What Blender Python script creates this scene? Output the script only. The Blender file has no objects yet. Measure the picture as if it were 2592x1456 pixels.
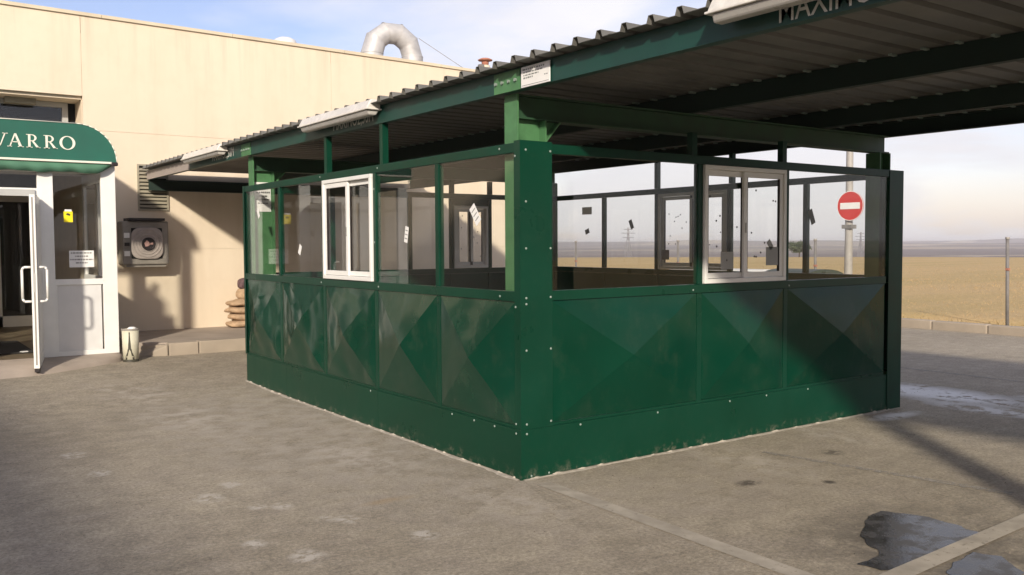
import bpy, math, random
from mathutils import Vector, Matrix, noise
random.seed(7)
R = math.radians
SC = bpy.context.scene
COL = SC.collection

# ------------------------------------------------------------------ camera
cd = bpy.data.cameras.new('camera'); cam = bpy.data.objects.new('camera', cd); COL.objects.link(cam)
yaw, pit, rol = 0.9511375, -0.0480812, -0.005102
fw = Vector((math.cos(yaw)*math.cos(pit), math.sin(yaw)*math.cos(pit), math.sin(pit)))
r0 = Vector((math.sin(yaw), -math.cos(yaw), 0)); u0 = r0.cross(fw)
rt = math.cos(rol)*r0 + math.sin(rol)*u0; up = -math.sin(rol)*r0 + math.cos(rol)*u0
m = Matrix.Identity(4)
for i in range(3):
    m[i][0] = rt[i]; m[i][1] = up[i]; m[i][2] = -fw[i]
m[0][3], m[1][3], m[2][3] = -3.5133, -4.8227, 1.57875
cam.matrix_world = m
cd.sensor_width = 36; cd.lens = 2280.55/2592*36; cd.clip_start = 0.05; cd.clip_end = 9000
SC.camera = cam

# ------------------------------------------------------------------ light: low winter sun from behind on the left
SUN = Vector((1.47, 1.909, -1.0)).normalized()
sd = bpy.data.lights.new('sun', 'SUN'); sd.energy = 4.4; sd.angle = R(2.4); sd.color = (1.0, 0.91, 0.77)
so = bpy.data.objects.new('sun', sd); COL.objects.link(so); so.location = (-20, -26, 14)
so.rotation_euler = (-SUN).to_track_quat('Z', 'Y').to_euler()
elev = math.asin(-SUN.z); azim = math.atan2(-SUN.x, -SUN.y)
W = bpy.data.worlds.new('World'); SC.world = W; W.use_nodes = True
wt = W.node_tree; wt.nodes.clear()
def wn(t, **k):
    n = wt.nodes.new(t)
    for a, b in k.items(): setattr(n, a, b)
    return n
def wmath(op, a, b=None, clamp=False):
    n = wn('ShaderNodeMath', operation=op, use_clamp=clamp)
    for i, v in enumerate((a, b)):
        if v is None: continue
        if isinstance(v, (int, float)): n.inputs[i].default_value = v
        else: wt.links.new(v, n.inputs[i])
    return n.outputs[0]
sky = wn('ShaderNodeTexSky', sky_type='NISHITA'); sky.sun_disc = False
sky.sun_elevation = elev; sky.sun_rotation = azim; sky.air_density = 1.0; sky.dust_density = 1.0; sky.ozone_density = 1.5
tc = wn('ShaderNodeTexCoord'); sp = wn('ShaderNodeSeparateXYZ'); wt.links.new(tc.outputs['Generated'], sp.inputs[0])
zz = wmath('ADD', wmath('MAXIMUM', sp.outputs[2], 0.0), 0.16)
cb = wn('ShaderNodeCombineXYZ')
wt.links.new(wmath('DIVIDE', sp.outputs[0], zz), cb.inputs[0]); wt.links.new(wmath('DIVIDE', sp.outputs[1], zz), cb.inputs[1])
cb.inputs[2].default_value = 16.84
nz = wn('ShaderNodeTexNoise'); nz.inputs['Scale'].default_value = 0.62; nz.inputs['Detail'].default_value = 7; nz.inputs['Roughness'].default_value = 0.52
nz.inputs['Distortion'].default_value = 0.35
wt.links.new(cb.outputs[0], nz.inputs['Vector'])
nz2 = wn('ShaderNodeTexNoise'); nz2.inputs['Scale'].default_value = 1.9; nz2.inputs['Detail'].default_value = 5
wt.links.new(cb.outputs[0], nz2.inputs['Vector'])
cov = wn('ShaderNodeMapRange'); cov.inputs[1].default_value = 0.42; cov.inputs[2].default_value = 0.59
wt.links.new(nz.outputs['Fac'], cov.inputs[0])
hor = wn('ShaderNodeMapRange'); hor.inputs[1].default_value = 0.11; hor.inputs[2].default_value = 0.015; hor.inputs[3].default_value = 0.0; hor.inputs[4].default_value = 0.55
wt.links.new(sp.outputs[2], hor.inputs[0])
cfac = wmath('MULTIPLY', wmath('ADD', cov.outputs[0], hor.outputs[0], True), 0.93)
ccol = wn('ShaderNodeMix', data_type='RGBA'); ccol.inputs[6].default_value = (7.7, 7.7, 8.5, 1); ccol.inputs[7].default_value = (11.2, 10.8, 10.9, 1)
wt.links.new(nz2.outputs['Fac'], ccol.inputs[0])
hz = wn('ShaderNodeMapRange'); hz.inputs[1].default_value = 0.16; hz.inputs[2].default_value = 0.0
wt.links.new(sp.outputs[2], hz.inputs[0])
ccol2 = wn('ShaderNodeMix', data_type='RGBA'); ccol2.inputs[7].default_value = (7.9, 7.65, 7.8, 1)
wt.links.new(hz.outputs[0], ccol2.inputs[0]); wt.links.new(ccol.outputs[2], ccol2.inputs[6])
smix = wn('ShaderNodeMix', data_type='RGBA')
skb = wn('ShaderNodeMix', data_type='RGBA', blend_type='MULTIPLY'); skb.inputs[0].default_value = 1; skb.inputs[7].default_value = (1.8, 1.5, 1.62, 1)
wt.links.new(sky.outputs[0], skb.inputs[6])
wt.links.new(cfac, smix.inputs[0]); wt.links.new(skb.outputs[2], smix.inputs[6]); wt.links.new(ccol2.outputs[2], smix.inputs[7])
bg = wn('ShaderNodeBackground'); bg.inputs[1].default_value = 0.095
wo = wn('ShaderNodeOutputWorld'); wt.links.new(smix.outputs[2], bg.inputs[0]); wt.links.new(bg.outputs[0], wo.inputs[0])
SC.view_settings.view_transform = 'Standard'; SC.view_settings.look = 'None'
SC.view_settings.exposure = 0.12; SC.view_settings.gamma = 1.0; SC.view_settings.use_curve_mapping = False
SC.render.engine = 'CYCLES'
SC.cycles.max_bounces = 8; SC.cycles.transparent_max_bounces = 24; SC.cycles.glossy_bounces = 4; SC.cycles.diffuse_bounces = 4
SC.cycles.volume_bounces = 1

# ------------------------------------------------------------------ helpers
class NT:
    def __init__(s, name):
        s.m = bpy.data.materials.new(name); s.m.use_nodes = True; s.t = s.m.node_tree; s.t.nodes.clear()
        s.out = s.n('ShaderNodeOutputMaterial'); s.b = s.n('ShaderNodeBsdfPrincipled'); s.l(s.b.outputs[0], s.out.inputs[0])
        s.tc = s.n('ShaderNodeTexCoord')
    def n(s, t, **k):
        x = s.t.nodes.new(t)
        for a, b in k.items(): setattr(x, a, b)
        return x
    def l(s, a, b): s.t.links.new(a, b)
    def mapping(s, scale=(1, 1, 1), rot=(0, 0, 0), loc=(0, 0, 0)):
        mp = s.n('ShaderNodeMapping'); mp.inputs['Scale'].default_value = scale; mp.inputs['Rotation'].default_value = rot; mp.inputs['Location'].default_value = loc
        s.l(s.tc.outputs['Object'], mp.inputs[0]); return mp.outputs[0]
    def noise(s, scale, detail=4, rough=.55, vec=None, dist=0):
        x = s.n('ShaderNodeTexNoise'); x.inputs['Scale'].default_value = scale; x.inputs['Detail'].default_value = detail
        x.inputs['Roughness'].default_value = rough; x.inputs['Distortion'].default_value = dist
        s.l(vec if vec else s.tc.outputs['Object'], x.inputs['Vector']); return x.outputs['Fac']
    def ramp(s, f, a, b, lo=0., hi=1.):
        x = s.n('ShaderNodeMapRange'); x.inputs[1].default_value = a; x.inputs[2].default_value = b; x.inputs[3].default_value = lo; x.inputs[4].default_value = hi
        s.l(f, x.inputs[0]); return x.outputs[0]
    def math(s, op, a, b=None, clamp=False):
        x = s.n('ShaderNodeMath', operation=op, use_clamp=clamp)
        for i, v in enumerate((a, b)):
            if v is None: continue
            if isinstance(v, (int, float)): x.inputs[i].default_value = v
            else: s.l(v, x.inputs[i])
        return x.outputs[0]
    def mix(s, f, a, b, bt='MIX'):
        x = s.n('ShaderNodeMix', data_type='RGBA', blend_type=bt)
        if isinstance(f, (int, float)): x.inputs[0].default_value = f
        else: s.l(f, x.inputs[0])
        for i, v in ((6, a), (7, b)):
            if isinstance(v, tuple): x.inputs[i].default_value = (*v[:3], 1)
            else: s.l(v, x.inputs[i])
        return x.outputs[2]
    def bump(s, h, strength=.2, dist=.01):
        x = s.n('ShaderNodeBump'); x.inputs['Strength'].default_value = strength; x.inputs['Distance'].default_value = dist
        s.l(h, x.inputs['Height']); s.l(x.outputs[0], s.b.inputs['Normal'])
    def col(s, c):
        if isinstance(c, tuple): s.b.inputs['Base Color'].default_value = (*c[:3], 1)
        else: s.l(c, s.b.inputs['Base Color'])
    def rough(s, r):
        if isinstance(r, (int, float)): s.b.inputs['Roughness'].default_value = r
        else: s.l(r, s.b.inputs['Roughness'])
def simple(name, c, rough=.6, metal=0., var=.12, vs=6., bump=0., bs=60., spec=.5):
    k = NT(name); f = k.noise(vs, 5)
    lo = tuple(x*(1-var) for x in c); hi = tuple(min(1, x*(1+var)) for x in c)
    k.col(k.mix(k.ramp(f, .3, .7), lo, hi)); k.rough(k.ramp(f, .3, .7, max(0, rough-.06), min(1, rough+.06)))
    k.b.inputs['Metallic'].default_value = metal; k.b.inputs['Specular IOR Level'].default_value = spec
    if bump: k.bump(k.noise(bs, 3), bump, .004)
    return k.m
M = {}
M['white_alu'] = simple('white_alu', (.78, .77, .73), .35, var=.04)
M['grey_alu'] = simple('grey_alu', (.42, .42, .40), .4, var=.05)
M['white_panel'] = simple('white_panel', (.66, .65, .63), .45, var=.05)
M['green_frame'] = simple('green_frame', (.0028, .038, .021), .36, var=.2, spec=.2)
M['green_skirt'] = None
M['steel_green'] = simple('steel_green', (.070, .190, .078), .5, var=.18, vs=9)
M['rafter_green_shaded'] = simple('rafter_green_shaded', (.022, .070, .032), .6, var=.25, vs=5)  # canopy green darkened: the shade under the roof is put into the colour
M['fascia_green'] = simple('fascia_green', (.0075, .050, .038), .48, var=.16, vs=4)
M['purlin_green_shaded'] = simple('purlin_green_shaded', (.010, .026, .018), .7, var=.2)  # near-black green, under-roof shade included in the base colour
M['sheet'] = simple('sheet', (.15, .145, .13), .6, metal=.1, var=.25, vs=3, bump=.1, bs=20)
M['bolt'] = simple('bolt', (.30, .36, .32), .4, metal=.2)
M['lamp_housing'] = simple('lamp_housing', (.66, .63, .57), .45, var=.12, vs=18)
M['diffuser'] = simple('diffuser', (.50, .48, .44), .3, var=.08)
M['white_paint'] = simple('white_paint', (.62, .62, .56), .6, var=.2, vs=25)
M['paper'] = simple('paper', (.78, .77, .74), .7, var=.04)
M['ink'] = simple('ink', (.22, .21, .20), .8)
M['ink_dark'] = simple('ink_dark', (.03, .03, .03), .7)
M['decal_grey'] = simple('decal_grey', (.22, .23, .22), .7)
M['decal_light'] = simple('decal_light', (.34, .34, .32), .7)
M['dot'] = simple('dot', (.07, .065, .065), .6)
M['yellow'] = simple('yellow', (.85, .70, .01), .5, var=.03)
M['awning'] = simple('awning', (.013, .105, .072), .75, var=.12, vs=3, bump=.15, bs=300)
M['awning_light'] = simple('awning_light', (.075, .19, .12), .8, var=.1, vs=3)
M['lettering'] = simple('lettering', (.75, .73, .62), .6, var=.03)
M['mat_dark'] = simple('mat_dark', (.02, .018, .016), .95)
M['casing'] = simple('casing', (.25, .225, .195), .55, var=.15, vs=8)
M['casing_light'] = simple('casing_light', (.36, .31, .28), .5, var=.1, vs=12)
M['hub'] = simple('hub', (.02, .014, .014), .5)
M['hub_pink'] = simple('hub_pink', (.42, .25, .22), .5, var=.2, vs=20)
M['slat'] = simple('slat', (.30, .27, .20), .6, var=.12)
M['dark'] = simple('dark', (.010, .010, .009), .9)
M['galv'] = simple('galv', (.50, .49, .48), .6, metal=.35, var=.18, vs=5, bump=.25, bs=6)
M['terracotta'] = simple('terracotta', (.36, .15, .10), .85, var=.2)
M['stucco_plain'] = simple('stucco_plain', (.62, .54, .42), .9, var=.06)
M['coping'] = simple('coping', (.60, .52, .38), .8, var=.12, vs=2)
M['concrete'] = simple('concrete', (.36, .30, .245), .92, var=.16, vs=2.2, bump=.4, bs=70)
M['kerb'] = simple('kerb', (.34, .285, .22), .92, var=.18, vs=1.5, bump=.4, bs=50)
M['sack'] = simple('sack', (.42, .29, .18), .9, var=.25, vs=14, bump=.5, bs=45)
M['bag_dark'] = simple('bag_dark', (.12, .07, .075), .8, var=.5, vs=18)
M['bin_cream'] = simple('bin_cream', (.60, .57, .44), .5, var=.06)
M['bin_black'] = simple('bin_black', (.05, .045, .03), .6)
M['red'] = simple('red', (.52, .020, .018), .4, var=.05)
M['post_grey'] = simple('post_grey', (.33, .31, .28), .6, var=.15)
M['fence_grey'] = simple('fence_grey', (.17, .16, .15), .7, var=.2)
M['pylon'] = simple('pylon', (.20, .19, .20), .7)
M['dumpster'] = simple('dumpster', (.04, .055, .042), .55, var=.2)
M['skip_white'] = simple('skip_white', (.70, .68, .62), .6, var=.08)
M['bark'] = simple('bark', (.08, .055, .035), .9)
M['mortar'] = simple('mortar', (.44, .39, .32), .95, var=.2, vs=20, bump=.5, bs=90)
M['inner_floor'] = simple('inner_floor', (.18, .14, .09), .5, var=.25, vs=3)

def mat_glass():
    k = NT('glass'); k.t.nodes.remove(k.b)
    tr = k.n('ShaderNodeBsdfTransparent'); tr.inputs[0].default_value = (.982, .986, .980, 1)
    gl = k.n('ShaderNodeBsdfGlossy'); gl.inputs['Roughness'].default_value = 0.0
    lw = k.n('ShaderNodeLayerWeight'); lw.inputs[0].default_value = .5
    f = k.math('ADD', k.math('MULTIPLY', k.math('POWER', lw.outputs['Facing'], 5), .92), .030)
    mx = k.n('ShaderNodeMixShader'); k.l(f, mx.inputs[0]); k.l(tr.outputs[0], mx.inputs[1]); k.l(gl.outputs[0], mx.inputs[2])
    # a faint film of dust on the pane
    df = k.n('ShaderNodeBsdfDiffuse'); df.inputs[0].default_value = (.45, .43, .40, 1)
    dm = k.ramp(k.noise(2.3, 5, .6), .45, .85, .0, .008)
    m2 = k.n('ShaderNodeMixShader'); k.l(dm, m2.inputs[0]); k.l(mx.outputs[0], m2.inputs[1]); k.l(df.outputs[0], m2.inputs[2])
    k.l(m2.outputs[0], k.out.inputs[0]); return k.m
M['glass'] = mat_glass()

def mat_panel(name, dust):
    k = NT(name)
    n1 = k.noise(5, 6, .6, dist=.6); n2 = k.noise(1.7, 3)
    g = k.mix(k.ramp(n2, .3, .7), (.0010, .034, .018), (.0018, .042, .023))
    st = k.noise(6, 7, .68); st2 = k.noise(1.0, 5, .6, k.mapping((9, 9, 2.5)))
    d = k.math('MULTIPLY', k.math('MULTIPLY', k.ramp(st, .48, .66), k.ramp(st2, .40, .66)), dust, True)
    k.col(k.mix(d, g, (.20, .18, .135)))
    k.rough(k.math('ADD', k.ramp(n1, .3, .7, .10, .20), k.math('MULTIPLY', d, .3)))
    k.b.inputs['Specular IOR Level'].default_value = .36 if dust > .1 else .20
    return k.m
M['panel_dusty'] = mat_panel('panel_dusty', .13)
M['panel_clean'] = mat_panel('panel_clean', .07)

def mat_skirt():
    # painted sheet with splashed dust along its foot
    k = NT('green_skirt'); n2 = k.noise(2.1, 4); sp_ = k.noise(14, 6, .7)
    g = k.n('ShaderNodeNewGeometry'); sx = k.n('ShaderNodeSeparateXYZ'); k.l(g.outputs['Position'], sx.inputs[0])
    low = k.ramp(k.math('ADD', sx.outputs[2], k.math('MULTIPLY', k.noise(3, 4), .16)), .17, .07)
    d = k.math('MULTIPLY', k.ramp(sp_, .50, .66), k.math('ADD', k.math('MULTIPLY', low, .45), .015))
    k.col(k.mix(d, k.mix(k.ramp(n2, .3, .7), (.0010, .036, .0185), (.0018, .044, .0235)), (.24, .21, .16)))
    k.rough(k.ramp(n2, .3, .7, .26, .40)); k.b.inputs['Specular IOR Level'].default_value = .26
    k.bump(k.noise(2.2, 2), .10, .02); return k.m
M['green_skirt'] = mat_skirt()

def mat_stucco():
    k = NT('stucco')
    a = k.noise(.45, 5, .6); b = k.noise(140, 3, .7); st = k.noise(1.0, 5, .6, k.mapping((2.2, 2.2, .22)))
    c = k.mix(k.ramp(a, .3, .7), (.69, .58, .44), (.745, .64, .495))
    c = k.mix(k.math('MULTIPLY', k.ramp(st, .5, .75), .28), c, (.50, .40, .27))
    g = k.n('ShaderNodeNewGeometry'); sz = k.n('ShaderNodeSeparateXYZ'); k.l(g.outputs['Position'], sz.inputs[0])
    drip = k.math('MULTIPLY', k.ramp(k.noise(1.0, 5, .65, k.mapping((7, 7, .3))), .50, .70), k.ramp(k.math('ADD', sz.outputs[2], k.math('MULTIPLY', a, .8)), 4.3, 5.4))
    c = k.mix(k.math('MULTIPLY', drip, .38), c, (.40, .33, .24))
    c = k.mix(k.math('MULTIPLY', k.ramp(k.noise(2.6, 6, .7), .5, .7), .22), c, (.58, .46, .33))
    c = k.mix(k.math('MULTIPLY', k.ramp(b, .55, .75), .25), c, (.42, .34, .22))
    k.col(c); k.rough(.93); k.bump(b, .55, .006); return k.m
M['stucco'] = mat_stucco()

def mat_asphalt():
    k = NT('asphalt')
    big = k.noise(.42, 6, .66); mid = k.noise(2.2, 6, .65); grit = k.noise(95, 3, .8); fine = k.noise(28, 4, .7)
    c = k.mix(k.ramp(big, .3, .7), (.255, .215, .155), (.405, .348, .258))
    c = k.mix(k.math('MULTIPLY', k.ramp(mid, .45, .72), .5), c, (.30, .255, .205))
    c = k.mix(k.math('MULTIPLY', k.ramp(mid, .42, .25), .45), c, (.12, .105, .085))
    c = k.mix(k.math('MULTIPLY', k.ramp(grit, .5, .7), .45), c, (.085, .075, .062))
    c = k.mix(k.math('MULTIPLY', k.ramp(fine, .56, .74), .5), c, (.42, .36, .29))
    c = k.mix(k.math('MULTIPLY', k.ramp(fine, .42, .28), .5), c, (.13, .105, .08))
    wide = k.noise(1.0, 6, .7, k.mapping((3.5, 9, 1), (0, 0, .95)))
    c = k.mix(k.math('MULTIPLY', k.ramp(wide, .52, .70), .45), c, (.40, .345, .275))
    c = k.mix(k.math('MULTIPLY', k.ramp(wide, .44, .28), .40), c, (.15, .125, .095))
    g1 = k.ramp(k.noise(42, 3, .75), .34, .66, .74, 1.26); g2 = k.ramp(grit, .35, .65, .75, 1.25); g3 = k.ramp(k.noise(5.5, 5, .7), .34, .66, .86, 1.14)
    c = k.mix(1.0, c, g1, 'MULTIPLY'); c = k.mix(1.0, c, g2, 'MULTIPLY'); c = k.mix(1.0, c, g3, 'MULTIPLY')
    sx = k.n('ShaderNodeSeparateXYZ'); k.l(k.tc.outputs['Object'], sx.inputs[0])
    nlo = k.noise(4.5, 6, .65); nhi = k.noise(15, 4, .65)
    def blob(cx, cy, rx, ry, col, amt, sc=5., lo=.42, hi=.6):
        dx = k.math('MULTIPLY', k.math('SUBTRACT', sx.outputs[0], cx), 1/rx); dy = k.math('MULTIPLY', k.math('SUBTRACT', sx.outputs[1], cy), 1/ry)
        d = k.math('SQRT', k.math('ADD', k.math('MULTIPLY', dx, dx), k.math('MULTIPLY', dy, dy)))
        msk = k.math('MULTIPLY', k.ramp(d, 1.0, .35), k.ramp(nlo if sc < 7 else nhi, lo, hi))
        return k.mix(k.math('MULTIPLY', msk, amt), c, col)
    # pale plaster dust trodden around the new booth, oil spots in the bay
    c = blob(-.5, 2.4, 1.5, 3.6, (.44, .39, .325), .6, 2.6, .34, .60)
    c = blob(.9, -.75, 2.2, .9, (.40, .345, .275), .45, 2.6, .36, .62)
    c = blob(5.5, .25, .55, 1.25, (.80, .78, .75), 1.0, 3.4, .40, .48)
    c = blob(5.0, -.55, .25, .8, (.72, .70, .67), .85, 5, .43, .53)
    c = blob(4.05, -.22, .42, .14, (.78, .76, .73), .95, 5, .38, .48)
    c = blob(6.0, -.75, .22, .45, (.74, .72, .69), .9, 6, .43, .52)
    c = blob(1.15, -.95, .13, .08, (.07, .055, .04), .9, 12, .38, .5)
    c = blob(2.35, -.75, .12, .10, (.09, .075, .055), .8, 12, .40, .5)
    c = blob(1.6, -1.25, .06, .06, (.05, .04, .03), .9, 12, .35, .45)
    for fx, fy, s in ((-1.62, 1.05, .09), (-1.83, .82, .12), (-1.65, .45, .07), (-1.52, .38, .08), (-1.42, -.02, .07), (-1.32, -.1, .09), (-1.75, -.55, .12), (-1.1, -.6, .1), (-2.25, 1.9, .1), (-2.3, 2.6, .12), (-1.9, -.2, .08)):
        c = blob(fx, fy, s*.95, s*1.2, (.54, .49, .42), .8, 9, .43, .55)
    for fx, fy, s in ((-1.2, 3.6, .9), (-.6, 1.2, .8), (-.35, -.35, .6), (1.6, -.55, .7), (-1.3, 5.3, 1.0), (2.9, -.4, .6)):
        c = blob(fx, fy, s*.5, s, (.52, .46, .385), .5, 4, .44, .60)
    # rust-coloured drips
    c = blob(-.95, .1, .22, .07, (.34, .24, .13), .6, 6, .4, .55)
    c = blob(.95, -2.2, .95, .62, (.10, .085, .065), .75, 5, .36, .56)
    c = blob(.85, -2.7, .6, .4, (.10, .085, .065), .7, 5, .36, .56)
    k.col(c); k.rough(k.ramp(mid, .3, .7, .84, .96)); k.bump(k.math('ADD', grit, k.math('MULTIPLY', fine, .8)), .55, .008)
    return k.m
M['asphalt'] = mat_asphalt()

def mat_line(name, c, wear_lo, wear_hi):
    k = NT(name); base = k.mix(k.ramp(k.noise(9, 5), .3, .7), tuple(x*.8 for x in c), c)
    w = k.math('MAXIMUM', k.ramp(k.noise(22, 6, .75), wear_lo, wear_hi), k.math('MULTIPLY', k.ramp(k.noise(3, 4), .4, .7), .35))
    k.col(base); k.rough(.9)
    tr = k.n('ShaderNodeBsdfTransparent'); mx = k.n('ShaderNodeMixShader'); k.l(w, mx.inputs[0]); k.l(k.b.outputs[0], mx.inputs[1]); k.l(tr.outputs[0], mx.inputs[2])
    k.l(mx.outputs[0], k.out.inputs[0]); return k.m
M['line_paint'] = mat_line('line_paint', (.48, .425, .34), .56, .80)
M['line_faint'] = mat_line('line_faint', (.40, .37, .32), .35, .60)

def mat_puddle():
    k = NT('wet'); n1 = k.noise(6, 5, .65); n2 = k.noise(90, 3)
    k.col(k.mix(k.ramp(n1, .35, .65), (.030, .027, .022), (.075, .067, .056)))
    k.rough(k.ramp(n1, .40, .60, .07, .40)); k.bump(n2, .25, .004); k.b.inputs['IOR'].default_value = 1.30; return k.m
M['wet'] = mat_puddle()

def mat_terrain():
    k = NT('terrain')
    g = k.n('ShaderNodeNewGeometry'); sx = k.n('ShaderNodeSeparateXYZ'); k.l(g.outputs['Position'], sx.inputs[0])
    d = k.math('SQRT', k.math('ADD', k.math('MULTIPLY', sx.outputs[0], sx.outputs[0]), k.math('MULTIPLY', sx.outputs[1], sx.outputs[1])))
    fine = k.noise(9, 6, .75); clump = k.noise(1.1, 5, .65); rows = k.noise(1.0, 4, .6, k.mapping((.05, .5, 1), (0, 0, .6)))
    st = k.mix(k.ramp(fine, .3, .7), (.36, .235, .095), (.62, .445, .205))
    st = k.mix(k.math('MULTIPLY', k.ramp(clump, .5, .75), .5), st, (.42, .31, .17))
    st = k.mix(k.math('MULTIPLY', k.ramp(rows, .45, .7), .5), st, (.33, .26, .075))
    # strips and patches of the far plain
    vor = k.n('ShaderNodeTexVoronoi'); vor.inputs['Scale'].default_value = .0048; vor.inputs['Randomness'].default_value = .9
    k.l(k.mapping((.6, 1.3, 0), (0, 0, .4)), vor.inputs['Vector'])
    cr = k.n('ShaderNodeValToRGB'); cr.color_ramp.interpolation = 'CONSTANT'
    sv = k.n('ShaderNodeSeparateColor'); k.l(vor.outputs['Color'], sv.inputs[0]); k.l(sv.outputs[0], cr.inputs[0])
    pal = [(0, (.15, .11, .095)), (.25, (.21, .16, .13)), (.45, (.36, .28, .19)), (.6, (.16, .12, .10)), (.75, (.30, .24, .17)), (.9, (.44, .36, .25))]
    e = cr.color_ramp.elements
    e[0].position, e[0].color = pal[0][0], (*pal[0][1], 1); e[1].position, e[1].color = pal[1][0], (*pal[1][1], 1)
    for p_, c_ in pal[2:]:
        x = e.new(p_); x.color = (*c_, 1)
    far = k.mix(k.math('MULTIPLY', k.ramp(k.noise(.02, 5), .4, .7), .4), cr.outputs[0], (.11, .085, .06))
    k.col(k.mix(k.ramp(k.math('ADD', d, k.math('MULTIPLY', k.noise(.03, 3), 60)), 150, 154), st, far))
    k.rough(.95); k.bump(fine, .6, .05); return k.m
M['terrain'] = mat_terrain()

def mat_leaf():
    k = NT('leaf'); n1 = k.noise(3, 3)
    k.col(k.mix(k.ramp(n1, .3, .7), (.035, .055, .025), (.075, .10, .045))); k.rough(.7); return k.m
M['leaf'] = mat_leaf()

class MB:
    def __init__(s): s.v = []; s.f = []
    def box(s, x0, x1, y0, y1, z0, z1):
        i = len(s.v)
        s.v += [(x, y, z) for z in (z0, z1) for y in (y0, y1) for x in (x0, x1)]
        s.f += [tuple(i+a for a in q) for q in ((0, 2, 3, 1), (4, 5, 7, 6), (0, 1, 5, 4), (2, 6, 7, 3), (0, 4, 6, 2), (1, 3, 7, 5))]
        return s
    def quad(s, *p):
        i = len(s.v); s.v += [tuple(q) for q in p]; s.f.append(tuple(range(i, i+len(p)))); return s
    def prism(s, poly, ext):                       # poly: 3-D ring, ext: extrusion vector
        i = len(s.v); n = len(poly); e = Vector(ext)
        s.v += [tuple(p) for p in poly] + [tuple(Vector(p)+e) for p in poly]
        s.f.append(tuple(i+j for j in range(n))); s.f.append(tuple(i+n+j for j in reversed(range(n))))
        for j in range(n): s.f.append((i+j, i+n+j, i+n+(j+1) % n, i+(j+1) % n))
        return s
    def tube(s, a, b, ra, rb=None, n=12, caps=True):
        a, b = Vector(a), Vector(b); rb = ra if rb is None else rb
        d = (b-a).normalized(); q = d.to_track_quat('Z', 'Y').to_matrix(); i = len(s.v)
        for c, r in ((a, ra), (b, rb)):
            for j in range(n):
                t = 2*math.pi*j/n; s.v.append(tuple(c + q @ Vector((r*math.cos(t), r*math.sin(t), 0))))
        for j in range(n): s.f.append((i+j, i+(j+1) % n, i+n+(j+1) % n, i+n+j))
        if caps: s.f.append(tuple(i+j for j in reversed(range(n)))); s.f.append(tuple(i+n+j for j in range(n)))
        return s
    def path(s, pts, r, n=6):
        for a, b in zip(pts, pts[1:]): s.tube(a, b, r, r, n)
        return s
    def lathe(s, c, prof, n=24, close=True):       # prof: (r, z) list
        i = len(s.v)
        for r, z in prof:
            for j in range(n):
                t = 2*math.pi*j/n; s.v.append((c[0]+r*math.cos(t), c[1]+r*math.sin(t), c[2]+z))
        for k in range(len(prof)-1):
            for j in range(n):
                a = i+k*n+j; b = i+k*n+(j+1) % n; s.f.append((a, b, b+n, a+n))
        if close:
            s.f.append(tuple(i+j for j in reversed(range(n)))); s.f.append(tuple(i+(len(prof)-1)*n+j for j in range(n)))
        return s
    def build(s, name, mat, parent=None, smooth=False, bevel=0.):
        org = Vector((0, 0, 0))
        p = parent
        while p is not None: org += p.location; p = p.parent
        me = bpy.data.meshes.new(name); me.from_pydata([tuple(Vector(v)-org) for v in s.v], [], s.f); me.update()
        me.materials.append(M[mat] if isinstance(mat, str) else mat)
        o = bpy.data.objects.new(name, me); COL.objects.link(o); o.parent = parent
        if smooth:
            for pl in me.polygons: pl.use_smooth = True
        if bevel:
            b = o.modifiers.new('bevel', 'BEVEL'); b.width = bevel; b.segments = 2; b.limit_method = 'ANGLE'; b.angle_limit = R(50)
        return o
def tag(o, label=None, cat=None, group=None, kind=None):
    if label: o['label'] = label
    if cat: o['category'] = cat
    if group: o['group'] = group
    if kind: o['kind'] = kind
    return o
def thing(name, loc, label, cat, group=None):
    o = bpy.data.objects.new(name, None); COL.objects.link(o); o.location = loc; o.empty_display_size = .2
    return tag(o, label, cat, group)
def copy_at(o, off, parent=None):
    c = o.copy(); COL.objects.link(c); c.parent = parent if parent else o.parent
    c.location = Vector(o.location)+Vector(off); return c
def gz(x, y):
    return .03*max(0, min(y, 9.7)-4.5)*max(0, min(1, (8-x)/3))

LA, LB, H = 5.345, 4.44, 2.25

# ================================================================== SETTING
# asphalt yard
xs = [-60, -30, -12] + [-8+i for i in range(13)] + [6, 7, 8, 10, 12.1]; ys = [-60, -30, -15, -8] + [-6+i*.75 for i in range(14)] + [4.5, 5, 5.5, 6, 6.5, 7, 7.5, 8, 8.5, 9, 9.7, 12, 16, 25, 40, 70]
g = MB()
for y in ys:
    for x in xs: g.v.append((x, y, gz(x, y)))
for j in range(len(ys)-1):
    for i in range(len(xs)-1):
        a = j*len(xs)+i; g.f.append((a, a+1, a+1+len(xs), a+len(xs)))
tag(g.build('yard_ground', 'asphalt'), kind='structure')
# open country beyond the road, one sheet to the horizon
def th(x, y):
    d = math.hypot(x, y)
    if x < 12.3: base = -.45
    else: base = .10
    if d < 90: z = base + .12*noise.noise((x*.06, y*.06, 3))*(0 if x < 12.3 else min(1, (x-12)/12))
    else:
        t = min(1, (d-90)/130); t = t*t*(3-2*t); z = base*(1-t) - 8.5*t
        z += 1.1*noise.noise((x*.006, y*.006, 1))*t
        if d > 1100:
            u = min(1, (d-1100)/1900); u = u*u*(3-2*u)
            z += u*(10.5 + 14.0*noise.noise((x*.0013, y*.0013, 5)) + 6*noise.noise((x*.004, y*.004, 9)))
    return z
def axis(lo_neg, hi):
    a = [-4200, -2800, -1500, -700, -300, -120, -60] if lo_neg else []
    a += [-30, -10, 0, 6, 12.25]
    v = 12.6
    while v < hi:
        a.append(v); v += max(2.2, (v-8)*.055)
    a.append(hi); return a
tx, ty = axis(True, 4200), axis(True, 4200)
g = MB()
for y in ty:
    for x in tx: g.v.append((x, y, th(x, y)))
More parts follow.
